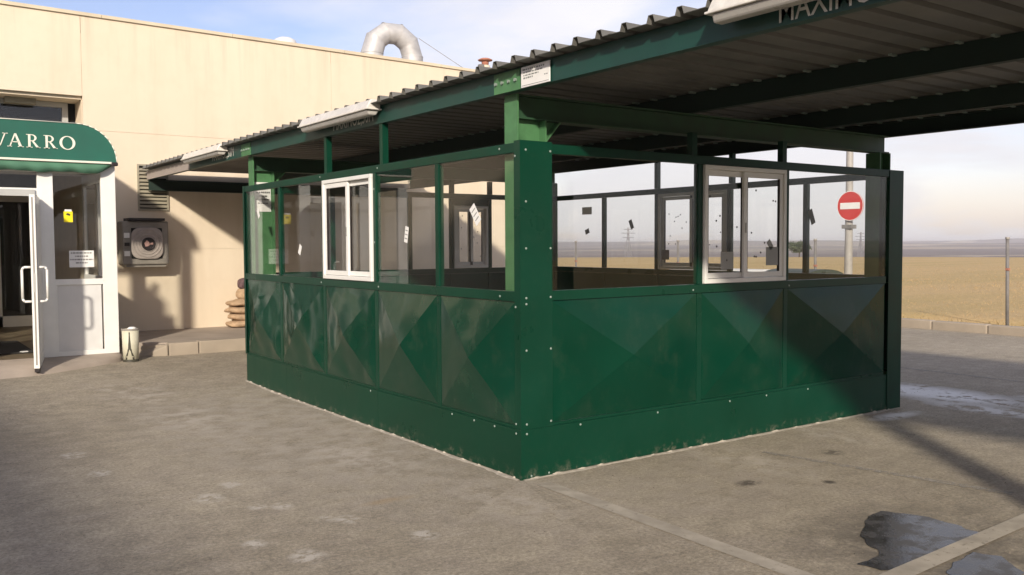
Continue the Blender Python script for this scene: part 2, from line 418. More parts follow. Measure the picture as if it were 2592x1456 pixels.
for j in range(len(ty)-1):
    for i in range(len(tx)-1):
        a = j*len(tx)+i; g.f.append((a, a+1, a+1+len(tx), a+len(tx)))
tag(g.build('field', 'terrain', smooth=True), kind='structure')
# far kerb: separate stones
kerb = MB().box(12.1, 12.6, -40, 70, -.3, .105).build('roadside_kerb', 'kerb'); tag(kerb, kind='structure')
ks = MB().box(12.08, 12.26, 0, .985, -.1, .155).build('kerb_stone', 'kerb', kerb, bevel=.02); ks.location.y = -14
for i in range(1, 54): copy_at(ks, (0, i, random.uniform(-.006, .006)))
# pavement along the building with kerb stones
pv = MB().prism([(-.62, 8.25, .262), (-.5, 7.95, .262), (-.25, 7.875, .262), (7.7, 7.875, .262), (7.7, 9.7, .275), (-.62, 9.7, .275)][::-1], (0, 0, -.3)).build('pavement', 'concrete')
tag(pv, kind='structure')
for i, (a, b) in enumerate(((-.25, .14), (.15, 1.14), (1.15, 2.14), (2.15, 3.14), (3.15, 4.14), (4.15, 5.14), (5.15, 6.14), (6.15, 7.14))):
    MB().box(a, b, 7.72, 7.872, -.02, .265+.004*(i % 2)).build('kerb_stone', 'kerb', pv, bevel=.012)
MB().prism([(-.262, 7.73, .25), (-.262, 7.87, .25), (-.5, 7.94, .235), (-.66, 8.2, .22), (-.74, 8.1, .10), (-.6, 7.82, .10)][::-1], (0, 0, -.2)).build('kerb_ramp', 'kerb', pv, bevel=.02)
# apron in front of the entrance
out = [(-3.9, 7.0), (-3.4, 6.86), (-2.6, 6.82), (-1.93, 6.9), (-1.46, 7.16), (-1.1, 7.38), (-.92, 7.52), (-.84, 7.66), (-.84, 7.74)]
inn = [(-3.9, 7.74), (-3.4, 7.74), (-2.6, 7.74), (-1.95, 7.74), (-1.5, 7.74), (-1.2, 7.74), (-1.02, 7.74), (-.95, 7.74), (-.93, 7.745)]
g = MB(); pr = [(0, -.02), (.06, .035), (.16, .062), (.45, .085), (1, .095)]
for t, h in pr:
    for a, b in zip(out, inn):
        x, y = a[0]+(b[0]-a[0])*t, a[1]+(b[1]-a[1])*t; g.v.append((x, y, gz(x, y)+h*(1 if t < 1 else 1)))
n = len(out)
for k in range(len(pr)-1):
    for i in range(n-1): g.f.append((k*n+i, k*n+i+1, (k+1)*n+i+1, (k+1)*n+i))
tag(g.build('entrance_apron', 'concrete', smooth=True), kind='structure')
# painted bay lines, faint road line, puddle
tag(MB().quad((.0, -.16, .0045), (.115, -.16, .0045), (.06, -5.5, .0045), (-.06, -5.5, .0045)).build('bay_line', 'line_paint'), kind='structure')
tag(MB().quad((-.2, -2.545, .0085), (4.4, -2.36, .0085), (4.4, -2.25, .0085), (-.2, -2.435, .0085)).build('bay_line', 'line_paint'), kind='structure')
tag(MB().quad((6.95, -6, .0045), (7.02, -6, .0045), (7.1, 20, .0045), (7.03, 20, .0045)).build('road_line', 'line_faint'), kind='structure')
tag(MB().quad((1.9, -.45, .0045), (1.96, -.43, .0045), (2.3, -2.1, .0045), (2.22, -2.12, .0045)).build('worn_line', 'line_faint'), kind='structure')
def puddle(pts, name):
    cx = sum(p[0] for p in pts)/len(pts); cy = sum(p[1] for p in pts)/len(pts)
    g = MB(); ring = []
    for a, b in zip(pts, pts[1:]+pts[:1]):
        for k in range(6):
            t = k/6; x = a[0]+(b[0]-a[0])*t; y = a[1]+(b[1]-a[1])*t
            x += .022*noise.noise((x*11, y*11, 1)); y += .022*noise.noise((x*11, y*11, 7)); ring.append((x, y, .0045))
    g.quad(*ring); tag(g.build(name, 'wet'), kind='structure')
puddle([(.69, -2.13), (.78, -2.02), (.95, -1.93), (1.12, -1.84), (1.28, -1.83), (1.39, -2.05), (1.36, -2.25), (1.33, -2.43), (.9, -2.44), (.55, -2.44), (.40, -2.38), (.38, -2.27), (.55, -2.26), (.66, -2.2)], 'puddle')
puddle([(.78, -2.535), (1.0, -2.52), (1.05, -2.62), (.92, -2.80), (.6, -2.9), (.55, -2.75), (.62, -2.6)], 'puddle')

# ================================================================== MAIN BUILDING
YW = 9.7
def ztop(x): return 4.955 - .0141*(x+1.16)
bld = thing('cream_building', (0, YW, 0), 'long cream rendered building with flat parapet roof behind the green booth', 'building')
core = MB().box(-24, -3.42, YW+.006, 24, -.2, 4.7).box(-.86, 7.66, YW+.006, 24, -.2, 4.7).box(-3.42, -.86, 13.2, 24, -.2, 4.7).box(-3.418, -.862, YW+.0065, 13.2, 3.80, 4.7)
core.build('core_wall', 'stucco_plain', bld)
px_ = [-24, -18.5, -13, -8, -3.41, -.886, 3.05, 7.7]
for i, (a, b) in enumerate(zip(px_, px_[1:])):
    for z0, z1 in ((-.1, 1.528), (1.534, 3.288), (3.294, None)):
        if i == 4:
            if z1 is not None: continue
            z0 = 3.785
        a2, b2 = a+.003, b-.003
        P = [(a2, YW, z0), (b2, YW, z0), (b2, YW, z1 if z1 else ztop(b2)), (a2, YW, z1 if z1 else ztop(a2))]
        MB().prism(P[::-1], (0, .058, 0)).build('wall_panel', 'stucco', bld)
MB().prism([(7.7, YW+.06, -.1), (7.7, 24, -.1), (7.7, 24, ztop(7.7)), (7.7, YW+.06, ztop(7.7))], (-.035, 0, 0)).build('wall_panel', 'stucco', bld)
xx = -24.0
while xx < 7.73:
    x2 = min(7.73, xx+1.95); d_ = random.uniform(-.003, .003)
    MB().prism([(xx+.003, YW-.03, ztop(xx)+.002), (xx+.003, YW+.28, ztop(xx)+.002), (xx+.003, YW+.28, ztop(xx)+.05+d_), (xx+.003, YW-.03, ztop(xx)+.05+d_)], (x2-xx-.006, 0, -.0141*(x2-xx-.006))).build('coping', 'coping', bld)
    xx = x2
MB().box(-24, 7.66, YW+.28, 24, 4.703, 4.75).build('roof', 'concrete', bld)
# recess over the entrance: soffit box, window
MB().box(-3.41, -.89, YW+.065, 10.3, 3.74, 3.795).build('soffit', 'stucco', bld)
for x0, x1 in ((-.889, -.86), (-3.44, -3.411)): MB().box(x0, x1, YW+.062, 10.3, 2.9, 3.74).build('reveal', 'stucco', bld)
win = MB().box(-3.40, -1.08, 10.2, 10.26, 3.66, 3.735).box(-1.08, -1.0, 10.2, 10.26, 3.0, 3.735).box(-3.40, -3.32, 10.2, 10.26, 3.0, 3.66).box(-2.2, -2.14, 10.2, 10.26, 3.0, 3.66).build('window', 'grey_alu', bld)
MB().box(-3.32, -2.2, 10.225, 10.231, 3.0, 3.66).build('pane', 'glass', win)
MB().box(-2.14, -1.08, 10.225, 10.231, 3.0, 3.66).build('pane', 'glass', win)
MB().box(-3.4, -.89, 10.27, 10.3, 2.9, 3.74).build('back_wall', 'dark', bld)
MB().box(-1.85, -1.45, 10.02, 10.15, 3.655, 3.74).build('soffit_box', 'slat', bld)
MB().box(-2.4, -1.3, 10.19, 10.198, 3.1, 3.42).build('blind', 'casing_light', win)
# inner lobby behind the glass entrance
MB().box(-3.41, -.88, 7.72, 13.2, .0, .19).build('lobby_floor', 'inner_floor', bld)
MB().box(-3.41, -.88, YW+.07, 13.2, 2.95, 3.0).build('lobby_ceiling', 'stucco_plain', bld)
ind = MB()
for x in (-3.36, -2.62, -1.72, -.97): ind.box(x-.05, x+.05, 12.85, 12.92, .195, 2.6)
ind.box(-3.4, -.9, 12.85, 12.92, .195, .38).box(-3.4, -.9, 12.85, 12.92, 2.35, 2.6)
ind = ind.build('inner_door', 'white_alu', bld)
for a, b in ((-3.31, -2.67), (-2.57, -1.77), (-1.67, -1.02)): MB().box(a, b, 12.88, 12.886, .38, 2.35).build('pane', 'glass', ind)
MB().box(-3.41, -.88, 13.15, 13.19, .2, 2.95).build('lobby_back', 'dark', bld)

# low wing on the left, added outside the frame to shade the yard
shade_block = thing('added_shade_block', (-15, -12, 0), 'low cream block added out of view to shade the left of the yard', 'building')
MB().box(-22, -9.80, -46, 9.4, -.2, 4.9).build('wall', 'stucco', shade_block)
MB().box(-22.1, -9.74, -46.1, 9.5, 4.9, 5.0).build('coping', 'coping', shade_block)
for yy in range(-42, 8, 5):
    w_ = MB().box(-9.80, -9.76, yy, yy+1.6, 1.2, 2.6).build('window', 'grey_alu', shade_block)
    MB().box(-9.758, -9.75, yy+.08, yy+1.52, 1.28, 2.52).build('pane', 'dark', w_)

# louvre vent
vent = thing('louvre_vent', (.08, YW, 2.13), 'beige slatted louvre vent on the cream wall under the canopy end', 'vent')
MB().box(-.15, .30, YW-.03, YW-.002, 2.125, 2.15).box(-.15, -.125, YW-.03, YW-.002, 2.15, 2.80).box(.275, .30, YW-.03, YW-.002, 2.15, 2.80).box(-.15, .30, YW-.03, YW-.002, 2.80, 2.825).build('frame', 'slat', vent)
MB().box(-.125, .275, YW-.004, YW-.001, 2.15, 2.80).build('backing', 'dark', vent)
for i in range(11):
    z = 2.165+i*.056
    MB().prism([(-.124, YW-.032, z), (-.124, YW-.038, z+.006), (-.124, YW-.008, z+.042), (-.124, YW-.004, z+.036)], (.398, 0, 0)).build('slat', 'slat', vent)
# wall fan unit
fan = thing('wall_fan', (-.12, YW, 1.3), 'grey square fan unit with round grille fixed to the cream wall', 'fan')
MB().box(-.455, .205, 9.36, YW-.003, 1.30, 1.95).build('casing', 'casing', fan, bevel=.02)
def rrect(cx, cz, w, h, r, y, n=6):
    P = []
    for sx_, sz_, a0 in ((1, 1, 0), (-1, 1, 90), (-1, -1, 180), (1, -1, 270)):
        for k in range(n+1):
            a = R(a0+90*k/n); P.append((cx+sx_*(w/2-r)+r*math.cos(a), y, cz+sz_*(h/2-r)+r*math.sin(a)))
    return P
MB().prism(rrect(-.115, 1.62, .44, .455, .012, 9.357), (0, -.012, 0)).build('back_plate', 'dark', fan)
fr = MB().prism(rrect(-.115, 1.62, .455, .47, .13, 9.344), (0, -.03, 0)).build('shroud', 'casing_light', fan, bevel=.012)
def torus_xz(mb, c, Rr, r, n=40, mseg=8):
    i = len(mb.v)
    for a in range(n):
        A = 2*math.pi*a/n
        for b in range(mseg):
            B = 2*math.pi*b/mseg; q = Rr+r*math.cos(B); mb.v.append((c[0]+q*math.cos(A), c[1]+r*math.sin(B), c[2]+q*math.sin(A)))
    for a in range(n):
        for b in range(mseg): mb.f.append((i+a*mseg+b, i+a*mseg+(b+1) % mseg, i+((a+1) % n)*mseg+(b+1) % mseg, i+((a+1) % n)*mseg+b))
    return mb
for q, rr in ((.205, .008), (.165, .007), (.125, .007)): torus_xz(MB(), (-.115, 9.312, 1.62), q, rr).build('grille_ring', 'casing_light', fr, smooth=True)
MB().tube((-.105, 9.315, 1.61), (-.105, 9.295, 1.61), .088, n=28).build('hub', 'hub', fr)
torus_xz(MB(), (-.105, 9.297, 1.61), .088, .01).build('hub_ring', 'hub', fr, smooth=True)
MB().prism([(-.165, 9.293, 1.62), (-.13, 9.293, 1.665), (-.10, 9.293, 1.64), (-.085, 9.293, 1.60), (-.115, 9.293, 1.575), (-.15, 9.293, 1.57)], (0, -.006, 0)).build('blade', 'hub_pink', fr)
MB().prism([(-.08, 9.293, 1.625), (-.04, 9.293, 1.635), (-.04, 9.293, 1.60), (-.08, 9.293, 1.60)], (0, -.006, 0)).build('blade', 'hub_pink', fr)
MB().box(-.37, .14, 9.30, 9.66, 1.957, 1.995).build('bracket', 'hub', fan)
MB().box(-.40, .17, 9.40, 9.66, 1.265, 1.297).build('bracket', 'casing', fan)
for z in (1.70, 1.43): MB().box(-.435, -.36, 9.338, 9.358, z, z+.075).build('clip', 'paper', fan)
MB().box(-.43, -.36, 9.342, 9.358, 1.58, 1.63).build('latch', 'hub', fan)

# roof duct: a U bend of riveted segments
duct = thing('roof_duct', (5.2, 11.5, 4.75), 'galvanised U-shaped ventilation duct standing on the roof', 'duct')
cx, cy, cz, Rm, rr = 5.20, 11.5, 5.39, .43, .215
ax = Vector((math.cos(R(-8)), math.sin(R(-8)), 0)); pn = Vector((-ax.y, ax.x, 0))
def ring(c, d, r, n=20):
    d = d.normalized(); s_ = pn; t_ = d.cross(s_)
    return [tuple(c + s_*(r*math.cos(2*math.pi*j/n)) + t_*(r*math.sin(2*math.pi*j/n))) for j in range(n)]
C0 = Vector((cx, cy, cz)); stn = []
angs = [180, 144, 108, 72, 36, 0]
stn.append((C0-ax*Rm+Vector((0, 0, -.75)), Vector((0, 0, 1))))
for a in angs:
    A = R(a); stn.append((C0+ax*(Rm*math.cos(A))+Vector((0, 0, Rm*math.sin(A)*1.04)), ax*math.sin(A)+Vector((0, 0, -math.cos(A)))))
stn.append((C0+ax*Rm+Vector((0, 0, -.75)), Vector((0, 0, -1))))
for k in range(len(stn)-1):
    mb = MB(); n = 20
    r1 = rr*(1.06 if k < 2 else 1.0); r2 = r1*.985
    mb.v += ring(stn[k][0], stn[k][1], r1) + ring(stn[k+1][0], stn[k+1][1], r2)
    for j in range(n): mb.f.append((j, (j+1) % n, n+(j+1) % n, n+j))
    mb.build('duct_segment', 'galv', duct, smooth=True)
    if 0 < k: 
        sb = MB(); sb.v += ring(stn[k][0]-stn[k][1].normalized()*.012, stn[k][1], r1*1.02) + ring(stn[k][0]+stn[k][1].normalized()*.012, stn[k][1], r1*1.02)
        for j in range(n): sb.f.append((j, (j+1) % n, n+(j+1) % n, n+j))
        sb.build('seam_band', 'galv', duct, smooth=True)
MB().tube((5.80, 11.48, 5.80), (7.15, 11.5, 5.2), .006, n=5).build('guy_wire', 'post_grey', duct)
vc = thing('chimney_vent', (7.45, 11.5, 4.75), 'small round chimney vent with terracotta cap on the roof edge', 'chimney vent')
MB().lathe((7.45, 11.5, 4.75), [(.11, 0), (.105, .68)]).build('pipe', 'stucco_plain', vc, smooth=True)
MB().lathe((7.45, 11.5, 4.75), [(.07, .685), (.08, .74), (.075, .77)]).build('neck', 'terracotta', vc, smooth=True)
MB().lathe((7.45, 11.5, 4.75), [(.06, .765), (.155, .785), (.16, .80), (.10, .83), (.02, .845)]).build('cap', 'terracotta', vc, smooth=True)
MB().box(7.26, 7.36, 11.4, 11.5, 5.36, 5.43).build('bracket', 'fence_grey', vc)
sk = thing('roof_dome', (2.98, 11.5, 4.75), 'white domed roof skylight peeping over the parapet', 'skylight')
MB().lathe((2.95, 11.5, 4.75), [(.22, 0), (.22, .60), (.19, .66), (.11, .70), (.02, .715)]).build('dome', 'white_panel', sk, smooth=True)

# ================================================================== ENTRANCE
YV, ZF = 7.7, .19
ent = thing('glass_entrance', (-2.15, YV, ZF), 'white framed glass entrance porch with its door open', 'entrance')
def fbox(name, mat, *a, parent=ent, bevel=.004): return MB().box(*a).build(name, mat, parent, bevel=bevel)
YB = YV+.06
fbox('corner_post', 'white_alu', -1.06, -.885, YV-.005, YB, ZF, 2.6)
fbox('corner_post', 'white_alu', -3.41, -3.24, YV-.005, YB, ZF, 2.6)
fbox('jamb', 'white_alu', -1.79, -1.615, YV-.004, YB, ZF, 2.50)
fbox('jamb', 'white_alu', -2.70, -2.55, YV-.004, YB, ZF, 2.50)
fbox('transom', 'white_alu', -2.55, -1.79, YV-.002, YB, 2.21, 2.30)
fbox('head_rail', 'white_alu', -3.24, -1.06, YV-.003, YB, 2.502, 2.6)
for x0, x1 in ((-1.615, -1.06), (-3.24, -2.70)):
    fbox('sill_rail', 'white_alu', x0, x1, YV, YB, 1.09, 1.165)
    fbox('lower_panel', 'white_panel', x0+.02, x1-.02, YV+.018, YB-.01, ZF+.06, 1.09)
    fbox('base_rail', 'white_alu', x0, x1, YV+.004, YB, ZF, ZF+.06)
    fbox('panel_bead', 'white_alu', x0, x0+.02, YV+.004, YB, ZF+.06, 1.09)
    fbox('pane', 'glass', x0, x1, YV+.03, YV+.036, 1.165, 2.50, bevel=0)
fbox('pane', 'glass', -2.55, -1.79, YV+.03, YV+.036, 2.30, 2.50, bevel=0)
for X0 in (-.93, -3.41):           # glazed sides
    fbox('side_post', 'white_alu', X0, X0+.045, YB+.002, YB+.12, ZF, 2.6)
    fbox('side_post', 'white_alu', X0, X0+.045, 8.62, 8.72, ZF, 2.6)
    fbox('side_post', 'white_alu', X0, X0+.045, 9.58, 9.69, ZF, 2.6)
    for a, b in ((YB+.12, 8.62), (8.72, 9.58)):
        fbox('side_panel', 'white_panel', X0+.008, X0+.035, a, b, ZF, 1.10)
        fbox('side_rail', 'white_alu', X0, X0+.045, a, b, 1.10, 1.17)
        fbox('side_rail', 'white_alu', X0, X0+.045, a, b, 2.45, 2.6)
        fbox('side_pane', 'glass', X0+.02, X0+.026, a, b, 1.17, 2.45, bevel=0)
MB().box(-3.41, -.885, YV, YW-.005, 2.602, 2.64).build('porch_roof', 'white_panel', ent)
# open door leaf, swung out towards the yard
hx, hy = -1.80, YV-.03; fxx, fyy = -1.96, 6.88
ang = math.atan2(fyy-hy, fxx-hx); ln = math.hypot(fxx-hx, fyy-hy)
dl = bpy.data.objects.new('door', None)
def dpt(s_, t_, z): return (hx+math.cos(ang)*s_-math.sin(ang)*t_, hy+math.sin(ang)*s_+math.cos(ang)*t_, z)
def dbox(name, mat, s0, s1, t0, t1, z0, z1, parent, bevel=.003):
    mb = MB(); mb.prism([dpt(s0, t0, z0), dpt(s1, t0, z0), dpt(s1, t1, z0), dpt(s0, t1, z0)][::-1], (0, 0, z1-z0)); return mb.build(name, mat, parent, bevel=bevel)
door = dbox('door', 'white_alu', 0, ln, -.03, .03, .16, 2.18, ent)
door['label'] = 'white door leaf standing open towards the yard'
for t in (-.034, .034): dbox('door_panel', 'white_panel', .09, ln-.09, t-.004, t+.004, .30, 2.08, door)
dbox('door_bottom_seal', 'hub', .01, ln-.01, -.026, .026, .115, .16, door)
dbox('edge_strip', 'casing', ln-.001, ln+.002, -.008, .008, .2, 2.15, door, bevel=0)
for t in (-1, 1):
    P = [dpt(ln-.06, t*.038, 1.34), dpt(ln-.06, t*.11, 1.34), dpt(ln-.06, t*.13, 1.31), dpt(ln-.06, t*.13, .97), dpt(ln-.06, t*.11, .94), dpt(ln-.06, t*.038, .94)]
    MB().path(P, .014, 10).build('handle', 'white_alu', door, smooth=True)
dbox('lock', 'grey_alu', ln-.002, ln+.004, -.012, .012, 1.05, 1.27, door, bevel=0)
MB().box(-2.2, -1.82, YV-.03, YV-.008, 2.20, 2.28).build('door_closer', 'grey_alu', ent)
# stickers and notices on the side light
st = MB().box(-1.497, -1.393, YV+.022, YV+.0275, 1.885, 2.02).build('camera_sticker', 'yellow', ent); st['label'] = 'yellow camera warning sticker on the porch glass'
MB().prism([(-1.475, YV+.0215, 1.985), (-1.45, YV+.0215, 2.0), (-1.42, YV+.0215, 1.985), (-1.425, YV+.0215, 1.965), (-1.455, YV+.0215, 1.972)], (0, -.0012, 0)).build('sticker_print', 'ink_dark', st)
MB().box(-1.485, -1.405, YV+.022, YV+.0275, 2.0205, 2.045).build('sticker_header', 'paper', st)
pp = MB().box(-1.447, -1.158, YV+.022, YV+.0275, 1.313, 1.525).build('paper_notice', 'paper', ent)
for z, w_ in ((1.487, .25), (1.445, .15), (1.403, .27), (1.361, .14)):
    x = -1.302-w_/2
    while x < -1.302+w_/2:
        l_ = random.uniform(.012, .04); MB().box(x, min(x+l_, -1.302+w_/2), YV+.020, YV+.0215, z, z+.016).build('print_line', 'ink', pp); x += l_+.008
# awning
aw = thing('awning', (-2.15, 7.58, 2.5), 'dark green barrel awning with white lettering over the entrance', 'awning')
AX0, AX1, AZ0, AZ1, AR, AY = -3.42, -.885, 2.64, 3.115, .46, 7.575
prof = [(AX1, AZ0)] + [(AX1-AR+AR*math.cos(R(a)), AZ1-AR+AR*math.sin(R(a))) for a in range(0, 91, 9)] + [(AX0+AR+AR*math.cos(R(a)), AZ1-AR+AR*math.sin(R(a))) for a in range(90, 181, 9)] + [(AX0, AZ0)]
MB().prism([(x, AY, z) for x, z in prof], (0, .02, 0)).build('front_panel', 'awning', aw)
mb = MB(); n = len(prof)
for y in (AY+.021, YW-.004):
    for x, z in prof: mb.v.append((x, y, z))
for j in range(n-1): mb.f.append((j, j+1, n+j+1, n+j))
o = mb.build('curved_cover', 'awning', aw, smooth=True); sm = o.modifiers.new('solid', 'SOLIDIFY'); sm.thickness = .008; sm.offset = -1
MB().path([(x, AY-.004, z) for x, z in prof[1:-1]], .006, 6).build('piping', 'lettering', aw, smooth=True)
MB().box(AX0, AX1-.06, AY-.016, AY-.001, AZ0-.014, AZ0+.012).build('trim_rail', 'lettering', aw, bevel=.004)
MB().box(AX1-.07, AX1+.012, AY-.02, AY+.05, AZ0-.035, AZ0+.010).build('corner_cap', 'hub', aw, bevel=.008)
mb = MB(); nx = 70
for i in range(nx+1):
    x = AX0+(AX1-.05-AX0)*i/nx; zb = 2.505+.004*math.sin(i*.9)+.008*math.sin(i*.37); yy = .010*math.sin(i*.9+1)
    if x > AX1-.22: zb += (x-(AX1-.22))/.17*.10
    mb.v += [(x, AY+.01, AZ0-.015), (x, AY+.035+yy, zb)]
for i in range(nx): mb.f.append((2*i, 2*i+2, 2*i+3, 2*i+1))
o = mb.build('valance', 'awning_light', aw, smooth=True); sm = o.modifiers.new('solid', 'SOLIDIFY'); sm.thickness = .004
# serif lettering, built stroke by stroke
def glyph(ch, x0, w, z0, h, yf):
    g = MB(); d = (0, .004, 0)
    P = lambda *q: g.prism([(x0+a*w, yf, z0+b*h) for a, b in q], d)
    if ch == 'V':
        P((.02, 1), (.20, 1), (.58, .0), (.47, .0)); P((.80, 1), (.88, 1), (.56, 0), (.50, 0)); P((-.04, .955), (-.04, 1), (.30, 1), (.30, .955)); P((.68, .955), (.68, 1), (1.0, 1), (1.0, .955))
    elif ch == 'A':
        P((.46, 1), (.58, 1), (.95, 0), (.76, 0)); P((.46, 1), (.52, .9), (.20, 0), (.12, 0)); P((.27, .34), (.27, .40), (.72, .40), (.74, .34)); P((0, 0), (0, .045), (.30, .045), (.30, 0)); P((.66, 0), (.66, .045), (1.04, .045), (1.04, 0))
    elif ch == 'R':
        P((.14, 0), (.14, 1), (.32, 1), (.32, 0)); P((0, 0), (0, .045), (.46, .045), (.46, 0)); P((0, .955), (0, 1), (.14, 1), (.14, .955))
        cx_, cz_, ro, zo = .42, .74, .36, .26
        outer = [(.32, 1)] + [(cx_+ro*math.sin(R(a)), cz_+zo*math.cos(R(a))) for a in range(0, 181, 20)] + [(.32, .48)]
        inner = [(.32, .94)] + [(cx_+(ro-.16)*math.sin(R(a)), cz_+(zo-.06)*math.cos(R(a))) for a in range(0, 181, 20)] + [(.32, .54)]
        for i in range(len(outer)-1): P(outer[i], outer[i+1], inner[i+1], inner[i])
        P((.40, .50), (.56, .50), (.98, 0), (.76, 0)); P((.74, 0), (.74, .045), (1.06, .045), (1.06, 0))
    elif ch == 'O':
        n_ = 28
        for i in range(n_):
            a, b = 2*math.pi*i/n_, 2*math.pi*(i+1)/n_
            f = lambda t, k: (.5+(.5 if k else .33)*math.cos(t)+(0 if k else .0), .5+(.53 if k else .47)*math.sin(t))
            P(f(a, 1), f(b, 1), f(b, 0), f(a, 0))
    return g
for ch, a, b in (('V', -2.29, -2.105), ('A', -2.115, -1.945), ('R', -1.91, -1.765), ('R', -1.72, -1.575), ('O', -1.545, -1.365)):
    glyph(ch, a, b-a, 2.785, .16, AY-.006).build('letter', 'lettering', aw)
# door mat, scrap of paper, bin
tag(MB().box(-2.65, -1.78, 8.35, 10.1, ZF+.002, ZF+.016).build('door_mat', 'mat_dark', bevel=.004), 'dark rectangular door mat inside the open entrance', 'mat')
tag(MB().prism([(-1.93, 8.35, ZF+.019), (-1.86, 8.36, ZF+.019), (-1.85, 8.44, ZF+.019), (-1.9, 8.46, ZF+.019), (-1.95, 8.42, ZF+.019)], (0, 0, .006)).build('paper_scrap', 'paper'), 'small white scrap of paper on the dark door mat', 'litter')
bz = gz(-.79, 7.5)
bn = thing('umbrella_bin', (-.79, 7.5, bz), 'cream cylindrical bin with black tower print beside the entrance', 'bin')
MB().lathe((-.79, 7.5, bz), [(.094, 0), (.104, .42), (.097, .42), (.088, .03)], 32).build('body', 'bin_cream', bn, smooth=True)
MB().lathe((-.79, 7.5, bz), [(.098, -.001), (.0985, .03), (.0975, .03)], 32, False).build('base_print', 'bin_black', bn, smooth=True)
MB().lathe((-.79, 7.5, bz), [(.108, .405), (.110, .425), (.098, .427)], 32, False).build('rim', 'casing', bn, smooth=True)
va = math.atan2(-4.8227-7.5, -3.5133+.79)
def onbin(u, v):     # u: arc metres from the camera-facing line, v: height
    r_ = .0955+.010*v/.42+.0016; a = va+.18+u*1.45/.10; return (-.79+r_*math.cos(a), 7.5+r_*math.sin(a), bz+v)
tw = MB()
def tq(a, b, c, d, ns=1): tw.quad(onbin(*a), onbin(*b), onbin(*c), onbin(*d))
s0 = -.022
for sgn in (1, -1):
    tq((s0+sgn*.050, .005), (s0+sgn*.026, .005), (s0+sgn*.022, .06), (s0+sgn*.036, .06)); tq((s0+sgn*.036, .075), (s0+sgn*.018, .075), (s0+sgn*.008, .14), (s0+sgn*.017, .14))
tq((s0-.040, .055), (s0+.040, .055), (s0+.036, .08), (s0-.036, .08)); tq((s0-.020, .135), (s0+.020, .135), (s0+.017, .165), (s0-.017, .165))
tq((s0-.013, .165), (s0+.013, .165), (s0+.004, .36), (s0-.004, .36)); tq((s0-.005, .36), (s0+.005, .36), (s0+.004, .385), (s0-.004, .385))
o = tw.build('tower_print', 'bin_black', bn); sm = o.modifiers.new('solid', 'SOLIDIFY'); sm.thickness = .001
MB().lathe((-.77, 7.5, bz), [(.05, .39), (.055, .43), (.03, .445)], 12).build('liner_bag', 'paper', bn, smooth=True)

# sacks stacked against the wall, half hidden by the booth
def sack(c, L, D, Hh, seed, mat='sack'):
    g = MB(); nu, nv = 26, 12
    for j in range(nv+1):
        v = -math.pi/2+math.pi*j/nv
        for i in range(nu):
            u = 2*math.pi*i/nu
            sg = lambda t, e: math.copysign(abs(t)**e, t)
            x = sg(math.cos(v), .55)*sg(math.cos(u), .6)*L/2; y = sg(math.cos(v), .55)*sg(math.sin(u), .6)*D/2; z = sg(math.sin(v), .8)*Hh/2
            k = 1+.12*noise.noise((x*9+seed, y*9, z*9))+.05*noise.noise((x*26+seed, y*26, z*26)); z += .026*noise.noise((x*6+seed, y*6, 2))
            g.v.append((c[0]+x*k, c[1]+y*k, c[2]+z*(1-.15*abs(x)/(L/2))))
    for j in range(nv):
        for i in range(nu): g.f.append((j*nu+i, j*nu+(i+1) % nu, (j+1)*nu+(i+1) % nu, (j+1)*nu+i))
    return g
lab = ['lowest of the four brown sacks stacked against the wall', 'second brown sack from the ground in the wall stack', 'third brown sack from the ground in the wall stack', 'topmost flat brown sack of the wall stack']
for i in range(4):
    tag(sack((1.40+.02*(i % 2), 9.44, .33+i*.112), .62, .38, .118, i*7).build('sack', 'sack', smooth=True), lab[i], 'sack', 'sacks stacked by the wall')
tag(sack((1.41, 9.46, .80), .30, .22, .20, 40).build('small_sack', 'sack', smooth=True), 'small upright brown sack on top of the sack stack', 'sack')
tag(sack((1.40, 9.46, .965), .24, .18, .19, 60).build('dark_bag', 'bag_dark', smooth=True), 'dark purple bundled bag on the very top of the sacks', 'bag')

